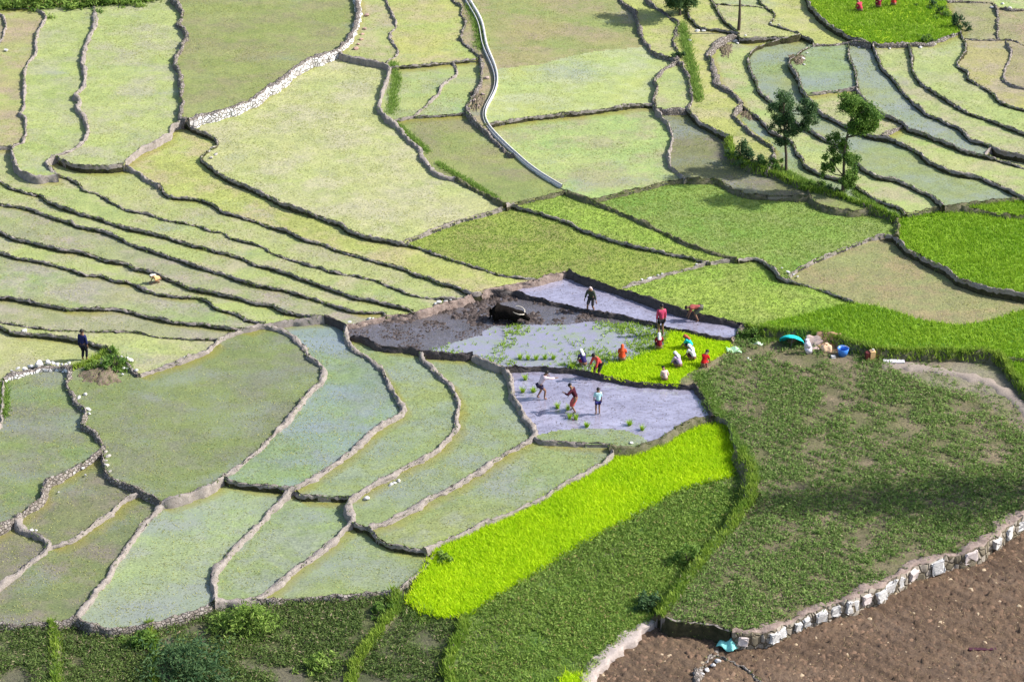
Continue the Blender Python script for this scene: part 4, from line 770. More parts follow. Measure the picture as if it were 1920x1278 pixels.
tree('tree', (2120,930), [(2120,930),(2122,830),(2118,700),(2120,560),(2121,420)], [(2120,740,34,50,0),(2105,690,30,40,.6),(2135,640,34,50,-.6),(2118,590,36,46,.4),(2124,540,32,46,-.3),(2116,480,26,44,.2),(2121,430,16,34,0),(2120,790,24,34,0)], TREEB, 'tall narrow tree beyond the right edge of the weedy field', 110, .16, .2)

# ---------------------------------------------------------------- bare earth mounds
def mound(u, v, ru, rv, h, label, seed):
    b = P(u, v); m = mpp(b); rx, ry = ru*m*cp, rv*m/sp*cp; n = 26; R_ = np.random.default_rng(seed); g_ = np.linspace(-1, 1, n); X, Y = np.meshgrid(g_, g_)
    th_ = np.arctan2(Y, X); r = np.hypot(X, Y)*(1.1+.2*np.sin(3*th_+seed)+.12*np.sin(7*th_+2*seed)+.08*np.sin(13*th_)); Zm = h*np.clip(1-r**2.2, -.25, 1)**1.0+R_.normal(0, .035, X.shape)-.03
    ii, jj = np.meshgrid(np.arange(n-1), np.arange(n-1), indexing='ij'); q = (ii*n+jj).ravel()
    o = np_mesh('earth_mound', np.stack([(X*rx).ravel(), (Y*ry).ravel(), Zm.ravel()], 1), np.stack([q, q+1, q+n+1, q+n], 1), MOUND); o.location = b; return tag(o, label, 'mound', 'earth mounds', 'thing')
MOUND = N('mound_earth'); n_ = MOUND.noise(4, 5, .7); n2_ = MOUND.noise(17, 3, .7); MOUND.bump(n2_, .06, 1)
MOUND = MOUND.out(MOUND.mix(MOUND.ramp(n2_, .52, .62), MOUND.mix(MOUND.ramp(n_, .3, .7), (.13, .09, .065), (.27, .21, .17)), (.15, .19, .06)), .95, .1)
mound(190, 702, 42, 22, .22, 'brown earth mound with green tufts just below the man in navy', 1)
mound(1405, 214, 22, 17, .12, 'brown earth mound left of the slender dark tree', 2)
mound(1496, 112, 16, 14, .12, 'brown stony mound at the corner of the upper right terraces', 3)
mound(1360, 92, 16, 22, .1, 'brown worn mound behind the thick brown stone wall', 4)
mound(895, 190, 14, 26, .12, 'bare rubble mound between the canal bend and the small fields', 5)

def ground_strip(name, pts, wd, mat, lift):
    q = resample(pts, 5); z = np.array([LEV[lab_px(u, v)] for u, v in q])+lift; x, y = unproj([p[0] for p in q], [p[1] for p in q], z); x, y = smooth1(x, 2), smooth1(y, 2)
    T = np.stack([np.gradient(x), np.gradient(y)], 1); T /= np.linalg.norm(T, axis=1, keepdims=True); NR_ = np.stack([T[:,1], -T[:,0]], 1); R_ = np.random.default_rng(4); a = wd*(1+smooth1(R_.normal(0, .8, len(x)), 1))
    o = strip(name, x, y, NR_, [-a-.12, -a, a*0, a, a+.12], [z-.07, z, z+.01, z, z-.07], mat, None, True); return tag(o, kind='structure')
ground_strip('footpath', [(1650,684),(1700,684),(1745,690),(1800,700),(1850,712),(1890,735),(1925,765),(1960,800)], .2, flatmat('trodden_soil', (.34,.285,.245), .95, .1, .3), .07)
x, y, z, g = scatter(['R'], 14); stuff(soup('straw', np.stack([x, y, z+.03], 1), .08, .025, 2.2, tintmat('straw_bits', (.30,.23,.12), (.48,.38,.22)), RV.uniform(0, 1, len(x)), per=2, spread=.05), 'bits of pale straw lying on the ploughed slope', 'straw')
# ---------------------------------------------------------------- people
SK = flatmat('skin', (.23, .125, .08), .6, .3, .1); SKM = flatmat('skin_muddy', (.20, .14, .12), .6, .3, .3); HAIR = flatmat('hair_black', (.012, .01, .01), .5, .3, .1)
_cl = {}
def cloth(c):
    k = tuple(round(v, 3) for v in c)
    if k not in _cl:
        g = N('cloth'); n = g.noise(9, 4, .6); g.bump(n, .03, .6); _cl[k] = g.out(g.mix(g.ramp(n, .35, .65), tuple(v*.72 for v in c), c), .9, .15)
    return _cl[k]
def skin_obj(name, nodes, edges, mat, parent, root=0, sub=1):
    """nodes: list of (point, rx, ry); one continuous surface grown over the edges"""
    me = bpy.data.meshes.new(name); me.from_pydata([tuple(n[0]) for n in nodes], edges, []); me.materials.append(mat)
    o = bpy.data.objects.new(name, me); C.objects.link(o); o.parent = parent
    o.modifiers.new('skin', 'SKIN'); 
    if not me.skin_vertices: me.attributes.new('skin', 'FLOAT', 'POINT')
    sv = me.skin_vertices[0].data
    for i, n in enumerate(nodes): sv[i].radius = (n[1], n[2]); sv[i].use_root = i == root
    s = o.modifiers.new('sub', 'SUBSURF'); s.levels = sub; s.render_levels = sub
    o.modifiers['skin'].use_smooth_shade = True
    return o
def ell(name, c, r, mat, parent, rot=None, cut=None, seg=14):
    bm = bmesh.new(); bmesh.ops.create_uvsphere(bm, u_segments=seg, v_segments=seg*2//3, radius=1)
    if cut is not None: bmesh.ops.delete(bm, geom=[v for v in bm.verts if v.co.z < cut], context='VERTS')
    for v in bm.verts: v.co = Vector((v.co.x*r[0], v.co.y*r[1], v.co.z*r[2])) if rot is None else rot @ Vector((v.co.x*r[0], v.co.y*r[1], v.co.z*r[2]))
    for v in bm.verts: v.co += Vector(c)
    for f in bm.faces: f.smooth = True
    me = bpy.data.meshes.new(name); bm.to_mesh(me); bm.free(); me.materials.append(mat); o = bpy.data.objects.new(name, me); C.objects.link(o); o.parent = parent; return o
def ik(a, b, l1, l2, pole):
    a, b = Vector(a), Vector(b); d = b-a; D = min(d.length, (l1+l2)*.999); dn = d.normalized(); x = (l1*l1-l2*l2+D*D)/(2*D); h = math.sqrt(max(0, l1*l1-x*x))
    p = Vector(pole); p = (p-dn*p.dot(dn)).normalized(); return a+dn*x+p*h, a+dn*D
def person(u, v, H, face, pose, label, top, low, head='hair', headc=(.85,.85,.85), skirt=False, low_len=1., sleeve=.5, group=None, sink=.0):
    """u, v: photo point between the feet; face: heading in degrees, 0 = towards +x, 90 = away from the camera"""
    b = P(u, v); root = empty('person', b-Vector((0, 0, sink)), label, 'person', group, math.radians(face)-math.pi/2)    # local +y is forward
    s = H; ps = dict(pel=(0, 0, .52), lean=4, side=0, feet=((-.055, .0), (.055, .02)), hands=((-.13, .03, .42), (.13, .03, .42)), headp=0, knee=(0, 1, 0)); ps.update(pose)
    pel = Vector(ps['pel'])*s; ln = math.radians(ps['lean']); sd = math.radians(ps['side']); up = Vector((math.sin(sd), math.sin(ln)*math.cos(sd), math.cos(ln)*math.cos(sd))).normalized()
    fwd = (Vector((0, 1, 0))-up*up.y).normalized() if abs(up.y) < .99 else Vector((0, 0, -1)); rt = fwd.cross(up)
    sp1, sp2, ch, nk = pel+up*.09*s, pel+up*.18*s, pel+up*.25*s, pel+up*.315*s
    hp = math.radians(ps['headp']); hu = (up*math.cos(hp)+fwd*math.sin(hp)).normalized(); hf = (fwd*math.cos(hp)-up*math.sin(hp)).normalized(); hc = nk+hu*.085*s
    nodes = []; edges = []
    def add(p, r, par=None, r2=None): nodes.append((Vector(p), r*s, (r2 or r)*s)); (edges.append((par, len(nodes)-1)) if par is not None else None); return len(nodes)-1
    iP = add(pel, .072, None, .055); i1 = add(sp1, .064, iP, .05); i2 = add(sp2, .072, i1, .055); iC = add(ch, .078, i2, .058); iN = add(nk, .03, iC)
    iH = add(hc-hu*.02*s, .042, iN, .045); iT = add(hc+hu*.035*s, .042, iH, .046); nz = add(hc+hf*.052*s-hu*.005*s, .011, iH)
    for e_ in (-1, 1): add(hc+rt*e_*.05*s, .012, iH)
    legs, arms = [], []
    for e_, ft, hd in ((-1, ps['feet'][0], ps['hands'][0]), (1, ps['feet'][1], ps['hands'][1])):
        hip = pel+rt*e_*.05*s-Vector((0, 0, .02*s)); ank = Vector((ft[0], ft[1], .045 if len(ft) < 3 else ft[2]))*s; kn, ank = ik(hip, ank, .245*s, .235*s, ps['knee'])
        a = add(hip, .05, iP); k_ = add(hip.lerp(kn, .5), .046, a); k = add(kn, .033, k_); c_ = add(kn.lerp(ank, .35), .033, k); n_ = add(ank, .021, c_); add(ank+Vector((0, .085*s, -.028*s)), .022, n_, .016)
        legs.append((hip, kn, ank))
        sh = ch+rt*e_*.095*s+up*.02*s; hnd = Vector(hd)*s; el, hnd = ik(sh, hnd, .165*s, .15*s, Vector((e_*.6, -1, 0)))
        a = add(sh, .033, iC); m_ = add(sh.lerp(el, .5), .027, a); k = add(el, .022, m_); f_ = add(hnd, .015, k); d = (hnd-el).normalized(); sdv = d.cross(Vector((0, .3, 1))).normalized(); pal = add(hnd+d*.035*s, .017, f_, .010)
        for j, (o_, l_) in enumerate(((-.016, .036), (-.0055, .044), (.005, .041), (.015, .031))):
            g1 = add(hnd+d*(.035+l_*.5)*s+sdv*o_*s, .0052, pal); add(hnd+d*(.035+l_)*s+sdv*o_*s-Vector((0, 0, .012*s)), .0042, g1)
        add(hnd+d*.03*s+sdv*.028*s+Vector((0, .01, -.005))*s, .006, f_)
        arms.append((sh, el, hnd))
    skin_obj('body', nodes, edges, SK, root)
    # shirt
    n = []; e = []
    def ad(p, r, par=None, r2=None): n.append((Vector(p), r*s, (r2 or r)*s)); (e.append((par, len(n)-1)) if par is not None else None); return len(n)-1
    q = ad(pel-up*.01*s, .088, None, .07); q1 = ad(sp1, .08, q, .064); q2 = ad(sp2, .088, q1, .07); q3 = ad(ch, .092, q2, .07); ad(ch+up*.045*s, .05, q3, .046)
    for sh, el, hd in arms:
        a = ad(sh, .043, q3); 
        if sleeve: b1 = ad(sh.lerp(el, min(1, sleeve*1.6)), .038, a); 
        if sleeve > .7: ad(el.lerp(hd, .7), .03, b1)
    skin_obj('shirt', n, e, cloth(top), root)
    if skirt:
        n = []; e = []; mid = (legs[0][1]+legs[1][1])/2; an = (legs[0][2]+legs[1][2])/2; q = ad(pel+up*.03*s, .082, None, .07); wd = max(.09, abs(legs[0][1].x-legs[1][1].x)/2/s+.06)
        q1 = ad((pel*2+mid)/3, max(.1, wd*.9), q, .09); q2 = ad(mid*.92+pel*.08, wd, q1, .09); ad(mid.lerp(an, .35+.35*low_len), wd*.95, q2, .08); skin_obj('skirt', n, e, cloth(low), root)
    else:
        n = []; e = []; q = ad(pel+up*.02*s, .085, None, .07)
        for hip, kn, ank in legs:
            a = ad(hip, .062, q); k = ad(hip.lerp(kn, .55), .056, a)
            if low_len > .45: k = ad(kn, .045, k)
            if low_len > .8: ad(kn.lerp(ank, .8), .038, k)
        skin_obj('trousers' if low_len > .8 else 'shorts', n, e, cloth(low), root)
    R = Matrix((rt, hf, hu)).transposed(); 
    for e_ in (-1, 1): ell('eye', hc+hf*.044*s+rt*e_*.018*s+hu*.004*s, (.006*s,)*3, HAIR, root, seg=6)
    if head == 'hair': ell('hair', hc+hu*.012*s-hf*.008*s, (.056*s, .062*s, .062*s), HAIR, root, R, -.25)
    elif head == 'bun': ell('hair', hc+hu*.012*s-hf*.01*s, (.056*s, .064*s, .06*s), HAIR, root, R, -.35); ell('hair_bun', hc-hf*.07*s, (.028*s,)*3, HAIR, root)
    else:
        hs = skin_obj('headscarf', [(hc+hu*.03*s-hf*.005*s, .062*s, .066*s), (hc-hf*.045*s-hu*.02*s, .055*s, .052*s), (nk-fwd*.06*s-up*.02*s, .055*s, .03*s), (nk-fwd*.085*s-up*.11*s, .06*s, .022*s)], [(0,1),(1,2),(2,3)], cloth(headc), root)
    return root
SQ = dict(pel=(0, -.02, .15), lean=38, feet=((-.09, .03), (.09, .05)), hands=((-.07, .32, .06), (.07, .34, .05)), headp=20, knee=(0, 1, .6))
SQU = dict(SQ, lean=22, hands=((-.05, .25, .2), (.08, .26, .18)), headp=12)
BEND = dict(pel=(0, -.05, .47), lean=84, feet=((-.09, .0), (.09, .08)), hands=((-.06, .3, .12), (.06, .34, .1)), headp=10)
HUNCH = dict(pel=(0, -.03, .48), lean=40, feet=((-.09, -.05), (.09, .08)), hands=((-.14, .26, .3), (.12, .3, .33)), headp=10)
WG = 'women planting and pulling seedlings'; RED = (.55, .03, .03)
person(1108, 584, 1.6, 250, dict(HUNCH, lean=22, hands=((-.2, .1, .4), (.19, .05, .4))), 'worker in dark muddy clothes with a pale headscarf stepping through the upper mud paddy', (.07,.08,.06), (.05,.045,.05), 'scarf', (.75,.6,.6), low_len=.6, sleeve=.8)
person(1239, 630, 1.74, 100, dict(feet=((-.06, 0), (.06, .01)), hands=((-.13, .02, .44), (.12, .05, .45)), lean=5), 'man in pinkish red shirt and black shorts standing upright by the mud bund', (.62,.07,.16), (.015,.015,.02), 'hair', low_len=.4, sleeve=.9)
person(1309, 601, 1.6, 178, dict(BEND, lean=92), 'person in faded red top bent double in the upper mud paddy', (.4,.10,.09), (.17,.17,.13), 'hair', low_len=.55, sleeve=.5)
person(1236, 657, 1.52, 95, SQU, 'woman in dark red with white headscarf squatting below the man in red', (.25,.015,.03), (.03,.02,.025), 'scarf', (.95,.95,.97), True, group=WG)
person(1296, 656, 1.52, 160, SQ, 'woman in a bright turquoise blouse squatting on the chartreuse seedlings', (.02,.5,.55), (.02,.03,.05), 'scarf', (.45,.12,.07), True, group=WG)
person(1096, 688, 1.55, 120, SQ, 'woman in white headscarf, navy blouse and red skirt, left of the seedlings', (.04,.03,.14), (.4,.03,.06), 'scarf', (.93,.93,.95), True, group=WG)
person(1123, 708, 1.62, 215, dict(HUNCH, lean=34), 'black haired person in a coral red top standing bent over the black mud bund', (.70,.09,.07), (.04,.03,.03), 'hair', low_len=.55, sleeve=.9)
person(1166, 679, 1.52, 85, SQU, 'woman wrapped wholly in orange red squatting on the seedlings', (.72,.09,.03), (.68,.08,.03), 'scarf', (.75,.12,.04), True, group=WG)
person(1275, 691, 1.54, 135, SQ, 'woman with white headscarf and lavender blouse bending over the seedlings', (.52,.38,.6), (.12,.08,.16), 'scarf', (.95,.93,.95), True, group=WG, sleeve=.9)
person(1301, 677, 1.54, 135, SQ, 'woman with a long white shawl, just left of the woman all in red', (.88,.83,.86), (.09,.02,.05), 'scarf', (.97,.95,.96), True, group=WG)
person(1318, 690, 1.54, 60, SQ, 'woman all in red squatting at the right end of the seedlings', (.62,.02,.02), (.45,.015,.03), 'bun', (.5,.02,.02), True, group=WG)
person(1248, 716, 1.3, 110, dict(SQ, hands=((-.07, .26, .08), (.1, .2, .1))), 'small figure in beige and peach crouching on the edge above the lower mud paddy', (.66,.5,.45), (.7,.42,.22), 'hair', skirt=True, sleeve=.9)
person(1013, 748, 1.6, 30, dict(HUNCH, lean=34, hands=((-.13, .3, .62), (.16, .42, .66))), 'black haired planter in pale pink shirt reaching out in the lower mud paddy', (.85,.66,.72), (.04,.03,.07), 'hair', low_len=.4, sleeve=.9)
person(1078, 772, 1.6, 160, dict(HUNCH, lean=26, hands=((-.16, .28, .66), (.1, .26, .36))), 'planter in dark maroon top and red wrap in the lower mud paddy', (.06,.01,.02), (.62,.12,.12), 'hair', skirt=True, low_len=.2, sleeve=.9)
person(1121, 778, 1.42, 98, dict(feet=((-.055, 0), (.055, .02)), hands=((-.11, .14, .5), (.12, .1, .46)), lean=8), 'boy in a light blue shirt and navy shorts standing in the lower mud paddy', (.5,.75,.85), (.02,.02,.13), 'hair', low_len=.4, sleeve=.6)
person(158, 676, 1.68, 70, dict(feet=((-.05, 0), (.05, .05)), hands=((-.12, .02, .45), (.12, .04, .47)), lean=4), 'man in a navy jacket and dark trousers standing on the grassy bank at the left', (.025,.03,.12), (.02,.02,.035), 'hair', low_len=1, sleeve=.9)
person(299, 528, 1.35, 215, dict(SQ, lean=60), 'crouching worker in peach orange under a dark terrace edge on the left strips', (.85,.52,.26), (.7,.40,.18), 'scarf', (.75,.72,.65), True, group='field workers in the upper and left fields')
person(1614, 24, 1.5, 120, SQ, 'left one of three workers in red on the top bright green field', (.6,.06,.1), (.5,.03,.06), 'hair', skirt=True, group='field workers in the upper and left fields')
person(1648, 17, 1.5, 100, SQU, 'worker in maroon with white headscarf, middle of three on the top green field', (.3,.02,.05), (.25,.02,.05), 'scarf', (.9,.88,.85), True, group='field workers in the upper and left fields')
person(1675, 13, 1.5, 80, SQU, 'right one of three workers on the top bright green field', (.65,.06,.05), (.55,.05,.04), 'scarf', (.6,.06,.05), True, group='field workers in the upper and left fields')

# ---------------------------------------------------------------- black buffalo
b = P(950, 602); BLK = flatmat('buffalo_hide', (.014, .012, .011), 1., .0, .6); HORN = flatmat('horn', (.55, .5, .42), .6, .3, .2)
bf = empty('buffalo', b-Vector((0, 0, .3)), 'black water buffalo with one pale curved horn, belly deep in the ploughed mud', 'buffalo', None, math.radians(-12)); bf.scale = (.86,.86,.86)
nd = [((-.62,0,.92),.30,.34),((-.25,0,.86),.37,.40),((.2,0,.88),.36,.38),((.52,0,.93),.27,.33),((.82,0,.86),.17,.2),((1.04,-.02,.80),.14,.15),((1.32,-.06,.62),.08,.09),((-.82,0,.84),.18,.22),((-.93,0,.6),.03,.03),((-.96,.02,.3),.02,.02)]
ed = [(0,1),(1,2),(2,3),(3,4),(4,5),(5,6),(0,7),(7,8),(8,9)]
for (x0, y0, hind, par) in ((-.58,.2,1,0),(-.5,-.2,1,0),(.42,.19,0,3),(.5,-.19,0,3)):
    k = len(nd); kx = x0+(.08 if hind else 0); hx = x0-(.12 if hind else -.02)
    nd += [((kx, y0, .62),.13,.13),((hx, y0, .36),.07,.07),((x0-.03, y0, .1),.055,.055),((x0+.03, y0, .0),.06,.05)]; ed += [(par,k),(k,k+1),(k+1,k+2),(k+2,k+3)]
k = len(nd); nd += [((.98,.2,.86),.04,.015),((.98,-.24,.86),.04,.015)]; ed += [(5,k),(5,k+1)]
bo = skin_obj('body', nd, ed, BLK, bf, root=1, sub=2); tx = bpy.data.textures.new('hide_lumps', 'CLOUDS'); tx.noise_scale = .22; dm = bo.modifiers.new('lumps', 'DISPLACE'); dm.texture = tx; dm.strength = .16
for s_ in (-1, 1): skin_obj('horn', [((1.0,s_*.08,.95),.045,.04),((.95,s_*.28,1.03),.04,.03),((.78,s_*.42,1.10),.03,.024),((.55,s_*.42,1.16),.02,.014),((.42,s_*.33,1.18),.008,.006)], [(0,1),(1,2),(2,3),(3,4)], HORN, bf, sub=1)

# ---------------------------------------------------------------- belongings on the edge of the weedy field
def mobj(name, bm, mat, parent=None, smooth=False):
    if smooth:
        for f in bm.faces: f.smooth = True
    me = bpy.data.meshes.new(name); bm.to_mesh(me); bm.free(); me.materials.append(mat); o = bpy.data.objects.new(name, me); C.objects.link(o); o.parent = parent; return o
def cyl(bm, c, r0, r1, h, seg=14, caps=True):
    bmesh.ops.create_cone(bm, cap_ends=caps, segments=seg, radius1=r0, radius2=r1, depth=h, matrix=Matrix.Translation(Vector(c)+Vector((0, 0, h/2))))
def drape(name, w_, d_, hfun, mat, parent=None, n=16, thick=.02):
    bm = bmesh.new(); g = [[bm.verts.new((w_*(i/n-.5), d_*(j/n-.5), hfun(i/n*2-1, j/n*2-1))) for j in range(n+1)] for i in range(n+1)]
    for i in range(n):
        for j in range(n): bm.faces.new((g[i][j], g[i+1][j], g[i+1][j+1], g[i][j+1]))
    o = mobj(name, bm, mat, parent, True); s = o.modifiers.new('thick', 'SOLIDIFY'); s.thickness = thick; return o
TEAL = cloth((.03,.72,.68)); 
o = empty('umbrella', P(1484, 648), 'open turquoise umbrella lying over the bags, left end of the belongings', 'umbrella', None, .6)
bm = bmesh.new(); bmesh.ops.create_uvsphere(bm, u_segments=16, v_segments=12, radius=.62); bmesh.ops.delete(bm, geom=[v for v in bm.verts if v.co.z < .12], context='VERTS')
RM = Matrix.Translation((0,0,.12)) @ Matrix.Rotation(math.radians(-34), 4, 'X') @ Matrix.Rotation(math.radians(34), 4, 'Y')
for v_ in bm.verts:
    a = math.atan2(v_.co.y, v_.co.x); rr = math.hypot(v_.co.x, v_.co.y)/.62; v_.co.z = v_.co.z*.62-.03*rr*rr*abs(math.cos(4*a)); v_.co = RM @ v_.co
c_ = mobj('canopy', bm, TEAL, o, True); c_.modifiers.new('t', 'SOLIDIFY').thickness = .01
tubes('shaft', [([RM @ Vector((0,0,-.36)), RM @ Vector((0,0,.42))], [.012,.012]), ([RM @ Vector((0,0,-.36)), RM @ Vector((.05,0,-.4)), RM @ Vector((.08,0,-.35))], [.014,.014,.012])], ROCKG, o)
def lump(name, u, v, r, mat, label, cat, knot=True, seed=1, group=None):
    o = empty(name, P(u, v)-Vector((0, 0, .02)), label, cat, group, seed*1.3); R_ = random.Random(seed); bm = bmesh.new(); bmesh.ops.create_icosphere(bm, subdivisions=3, radius=1)
    for v_ in bm.verts:
        q = v_.co.copy(); k = 1+.10*math.sin(5*q.x+seed)+.09*math.sin(6*q.y+2*seed)+R_.uniform(-.03, .03); z = max(q.z, -.55); v_.co = Vector((q.x*k*r[0], q.y*k*r[1], (z+.55)*r[2]*k*.72))
    mobj('bundle', bm, mat, o, True)
    if knot: bm = bmesh.new(); cyl(bm, (0, 0, r[2]*1.02), r[0]*.12, r[0]*.3, r[2]*.3, 9); mobj('tied_neck', bm, mat, o)
    return o
BROWN = cloth((.42,.22,.13)); lump('bag', 1487, 642, (.24,.2,.22), BROWN, 'small brown cloth bag half hidden under the turquoise umbrella', 'bag', seed=3)
def mat_sheet(u, v, w_, d_, col, label, rz, lift, seed):
    g = N('woven_mat'); a = g.noise(3, 3); st_ = g.noise(40, 1, .5, (1, 8, 1)); g.bump(st_, .01, .6); m = g.out(g.mix(g.ramp(a, .35, .65), col, tuple(min(1, x*1.2) for x in col)), .9, .15)
    o = drape('woven_mat', w_, d_, lambda x, y: .04+lift*max(0, y+.3)**1.2+.05*math.sin(3*x+seed)*math.cos(2*y)+.03*math.sin(7*x*y), m, thick=.025); o.location = P(u, v); o.rotation_euler = (0, 0, rz); return tag(o, label, 'mat', None, 'thing')
mat_sheet(1531, 650, .95, .6, (.44,.34,.31), 'grey pink woven mat propped up beside the turquoise umbrella', .12, .3, 1)
mat_sheet(1552, 650, 1.15, .7, (.40,.23,.15), 'reddish brown mat lying behind the grey pink mat', -.15, .4, 4)
lump('bundle', 1549, 659, (.26,.22,.36), cloth((.85,.58,.38)), 'peach coloured cloth bundle in front of the mats', 'bundle', seed=5)
o = empty('sack', P(1517, 662), 'tall narrow white sack leaning in front of the grey pink mat', 'sack', None, .3); bm = bmesh.new(); cyl(bm, (0, 0, 0), .15, .19, .35); cyl(bm, (0, 0, .35), .19, .11, .3); cyl(bm, (0, 0, .65), .05, .12, .12)
for v_ in bm.verts: v_.co.x += -.22*v_.co.z; v_.co.y *= .75; v_.co += Vector((random.uniform(-.012, .012), random.uniform(-.012, .012), 0))
mobj('sack_body', bm, cloth((.78,.72,.82)), o, True)
BLUE = flatmat('plastic_blue', (.05,.22,.68), .35, .5, .1); DGREEN = flatmat('plastic_green', (.02,.22,.07), .5, .4, .2)
o = empty('bucket', P(1580, 666), 'blue plastic bucket with a rim and handle at the foot of the bank', 'bucket'); bm = bmesh.new(); cyl(bm, (0, 0, 0), .20, .27, .40, 20, False); bmesh.ops.create_circle(bm, cap_ends=True, segments=20, radius=.2); b_ = mobj('pail', bm, BLUE, o, True); b_.modifiers.new('t', 'SOLIDIFY').thickness = .015
tubes('handle', [([Vector((.28*math.cos(t), .05, .36+.12*math.sin(t))) for t in np.linspace(0, math.pi, 9)], [.01]*9)], ROCKG, o)
o = lump('bundle', 1580, 651, (.26,.2,.26), DGREEN, 'dark green bundle behind the blue bucket', 'bundle', seed=9)
o = empty('jerrycan', P(1631, 675), 'tan and maroon jerrycan with a white cap, right of the blue bucket', 'can', None, .2); bm = bmesh.new(); bmesh.ops.create_cube(bm, size=1, matrix=Matrix.Translation((.09,0,.25)) @ Matrix.Diagonal((.24,.26,.5,1))); bmesh.ops.bevel(bm, geom=bm.edges[:], offset=.04, segments=2); mobj('tank', bm, flatmat('tan_plastic', (.8,.5,.24), .5, .4, .1), o)
bm = bmesh.new(); bmesh.ops.create_cube(bm, size=1, matrix=Matrix.Translation((-.13,0,.22)) @ Matrix.Diagonal((.2,.24,.44,1))); bmesh.ops.bevel(bm, geom=bm.edges[:], offset=.04, segments=2); mobj('side_tank', bm, flatmat('maroon_plastic', (.12,.02,.02), .5, .4, .1), o)
bm = bmesh.new(); cyl(bm, (.12,0,.49), .055, .05, .09); mobj('cap', bm, ROCKW, o); tubes('handle', [([(-.0,0,.49),(-.0,0,.57),(.06,0,.57)], [.014]*3)], ROCKG, o)
def slab(name, u, v, dim, mat, label, cat, rz=0., group=None):
    bm = bmesh.new(); bmesh.ops.create_cube(bm, size=1, matrix=Matrix.Translation((0,0,dim[2]/2)) @ Matrix.Diagonal((*dim, 1))); bmesh.ops.bevel(bm, geom=bm.edges[:], offset=min(dim)*.12, segments=2)
    bmesh.ops.subdivide_edges(bm, edges=bm.edges[:], cuts=2, use_grid_fill=True)
    for v_ in bm.verts: v_.co += Vector((random.uniform(-1, 1), random.uniform(-1, 1), random.uniform(-.6, .6)))*min(dim)*.05
    o = mobj(name, bm, mat); o.location = P(u, v); o.rotation_euler = (0, 0, rz); return tag(o, label, cat, group, 'thing')
slab('plank', 1676, 679, (.98,.24,.09), flatmat('white_board', (.82,.78,.86), .7, .3, .1), 'long white board lying flat on the grass, right end of the belongings', 'board', -.04)
slab('box', 1562, 671, (.2,.16,.13), ROCKW, 'tiny white box in front of the belongings', 'box', .2)
slab('box', 1616, 650, (.15,.12,.12), ROCKW, 'tiny white box above the jerrycan, against the bank', 'box', .1)
o = drape('cloth_sheet', .72, .5, lambda x, y: .05+.09*(1-x*x)*(1-y*y)+.04*math.sin(5*x+y), cloth((.55,.88,.55)), thick=.012); o.location = P(1376, 657); tag(o, 'pale mint green cloth spread by the right end of the seedlings', 'cloth', None, 'thing')
o = drape('cloth_sheet', .62, .25, lambda x, y: .04+.05*(1-x*x)*(1-y*y)+.03*math.sin(6*x), cloth((.68,.86,.62)), thick=.012); o.location = P(1418, 644); o.rotation_euler = (0, 0, -.35); tag(o, 'narrow pale green cloth strip lying in the weeds between the mint cloth and the umbrella', 'cloth', None, 'thing')
o = drape('cloth_sheet', .75, .7, lambda x, y: .16+.2*(1-x*x)*(1-y*y)+.07*math.sin(4*x+3*y), cloth((.30,.82,.74)), thick=.012); o.location = P(1366, 1214)+Vector((0,0,.02)); o.rotation_euler = (.0, 0, -.6); tag(o, 'crumpled turquoise cloth at the left end of the boulder wall', 'cloth', None, 'thing')
slab('plank', 1842, 1218, (1.05,.16,.07), flatmat('maroon_board', (.07,.02,.035), .7, .3, .2), 'dark maroon board lying on the ploughed slope', 'board', 0)

# ---------------------------------------------------------------- loose rocks
def rock(u, v, r, mat, label, dz=0., group=None, seed=0, sq=(1,.85,.7), name='rock'):
    R_ = random.Random(seed*31+int(u)); bm = bmesh.new(); bmesh.ops.create_icosphere(bm, subdivisions=2, radius=1); a = [Vector((R_.gauss(0,1), R_.gauss(0,1), R_.gauss(0,1))).normalized() for _ in range(13)]
    for v_ in bm.verts:
        q = v_.co
        for n_ in a:
            d = q.dot(n_)
            if d > .6: q = q-n_*(d-.6)
        v_.co = Vector((q.x*sq[0], q.y*sq[1], q.z*sq[2]))*r
    o = mobj(name, bm, mat); p = P(u, v); k_ = R_.uniform(.75, 1.3); o.scale = (k_*R_.uniform(.8, 1.35), k_, k_*R_.uniform(.7, 1)); o.location = p+Vector((0, 0, dz*.6+r*sq[2]*.35)); o.rotation_euler = (R_.uniform(-.3, .3), R_.uniform(-.3, .3), R_.uniform(0, 6)); return tag(o, label, 'rock', group, 'thing')
def rocks(pts, label, group, mat=ROCKW, dz=0.):
    for k, (u, v, r) in enumerate(pts): rock(u, v, r, mat, label, dz, group, k)
rock(74, 690, .34, ROCKW, 'big white block standing on the rough rock wall at the left', .15, sq=(.8,.7,1))
rocks([(22,700,.14),(34,696,.16),(47,697,.15),(58,692,.16),(90,684,.17),(100,685,.15),(108,688,.13),(116,688,.12),(124,689,.12),(130,686,.11)], 'white rock in the jumbled row topping the rough wall at the left', 'rocks on the rough wall at the left', dz=.2)
rocks([(228,672,.14),(238,674,.13),(246,678,.17),(232,693,.12),(240,694,.12),(230,704,.1),(256,697,.12)], 'white rock on the bank right of the earth mound', 'rocks beside the earth mound', dz=.1)
rocks([(185,913,.14),(190,915,.12),(180,916,.1),(177,909,.1)], 'white rock', None) if False else None
rocks([(733,909,.13),(740,906,.15),(748,902,.13)], 'white stone of the small heap at the foot of the long bund', 'upper stone heap at the foot of the bund')
rock(687, 935, .17, ROCKW, 'single white stone at the foot of the long bund, left of the small heap')
rocks([(137,888,.13),(156,880,.12),(168,872,.1),(110,925,.09),(160,893,.09)], 'pale stone stuck in the tall brown face of the terrace wall', 'stones in the tall brown terrace face', dz=.1)
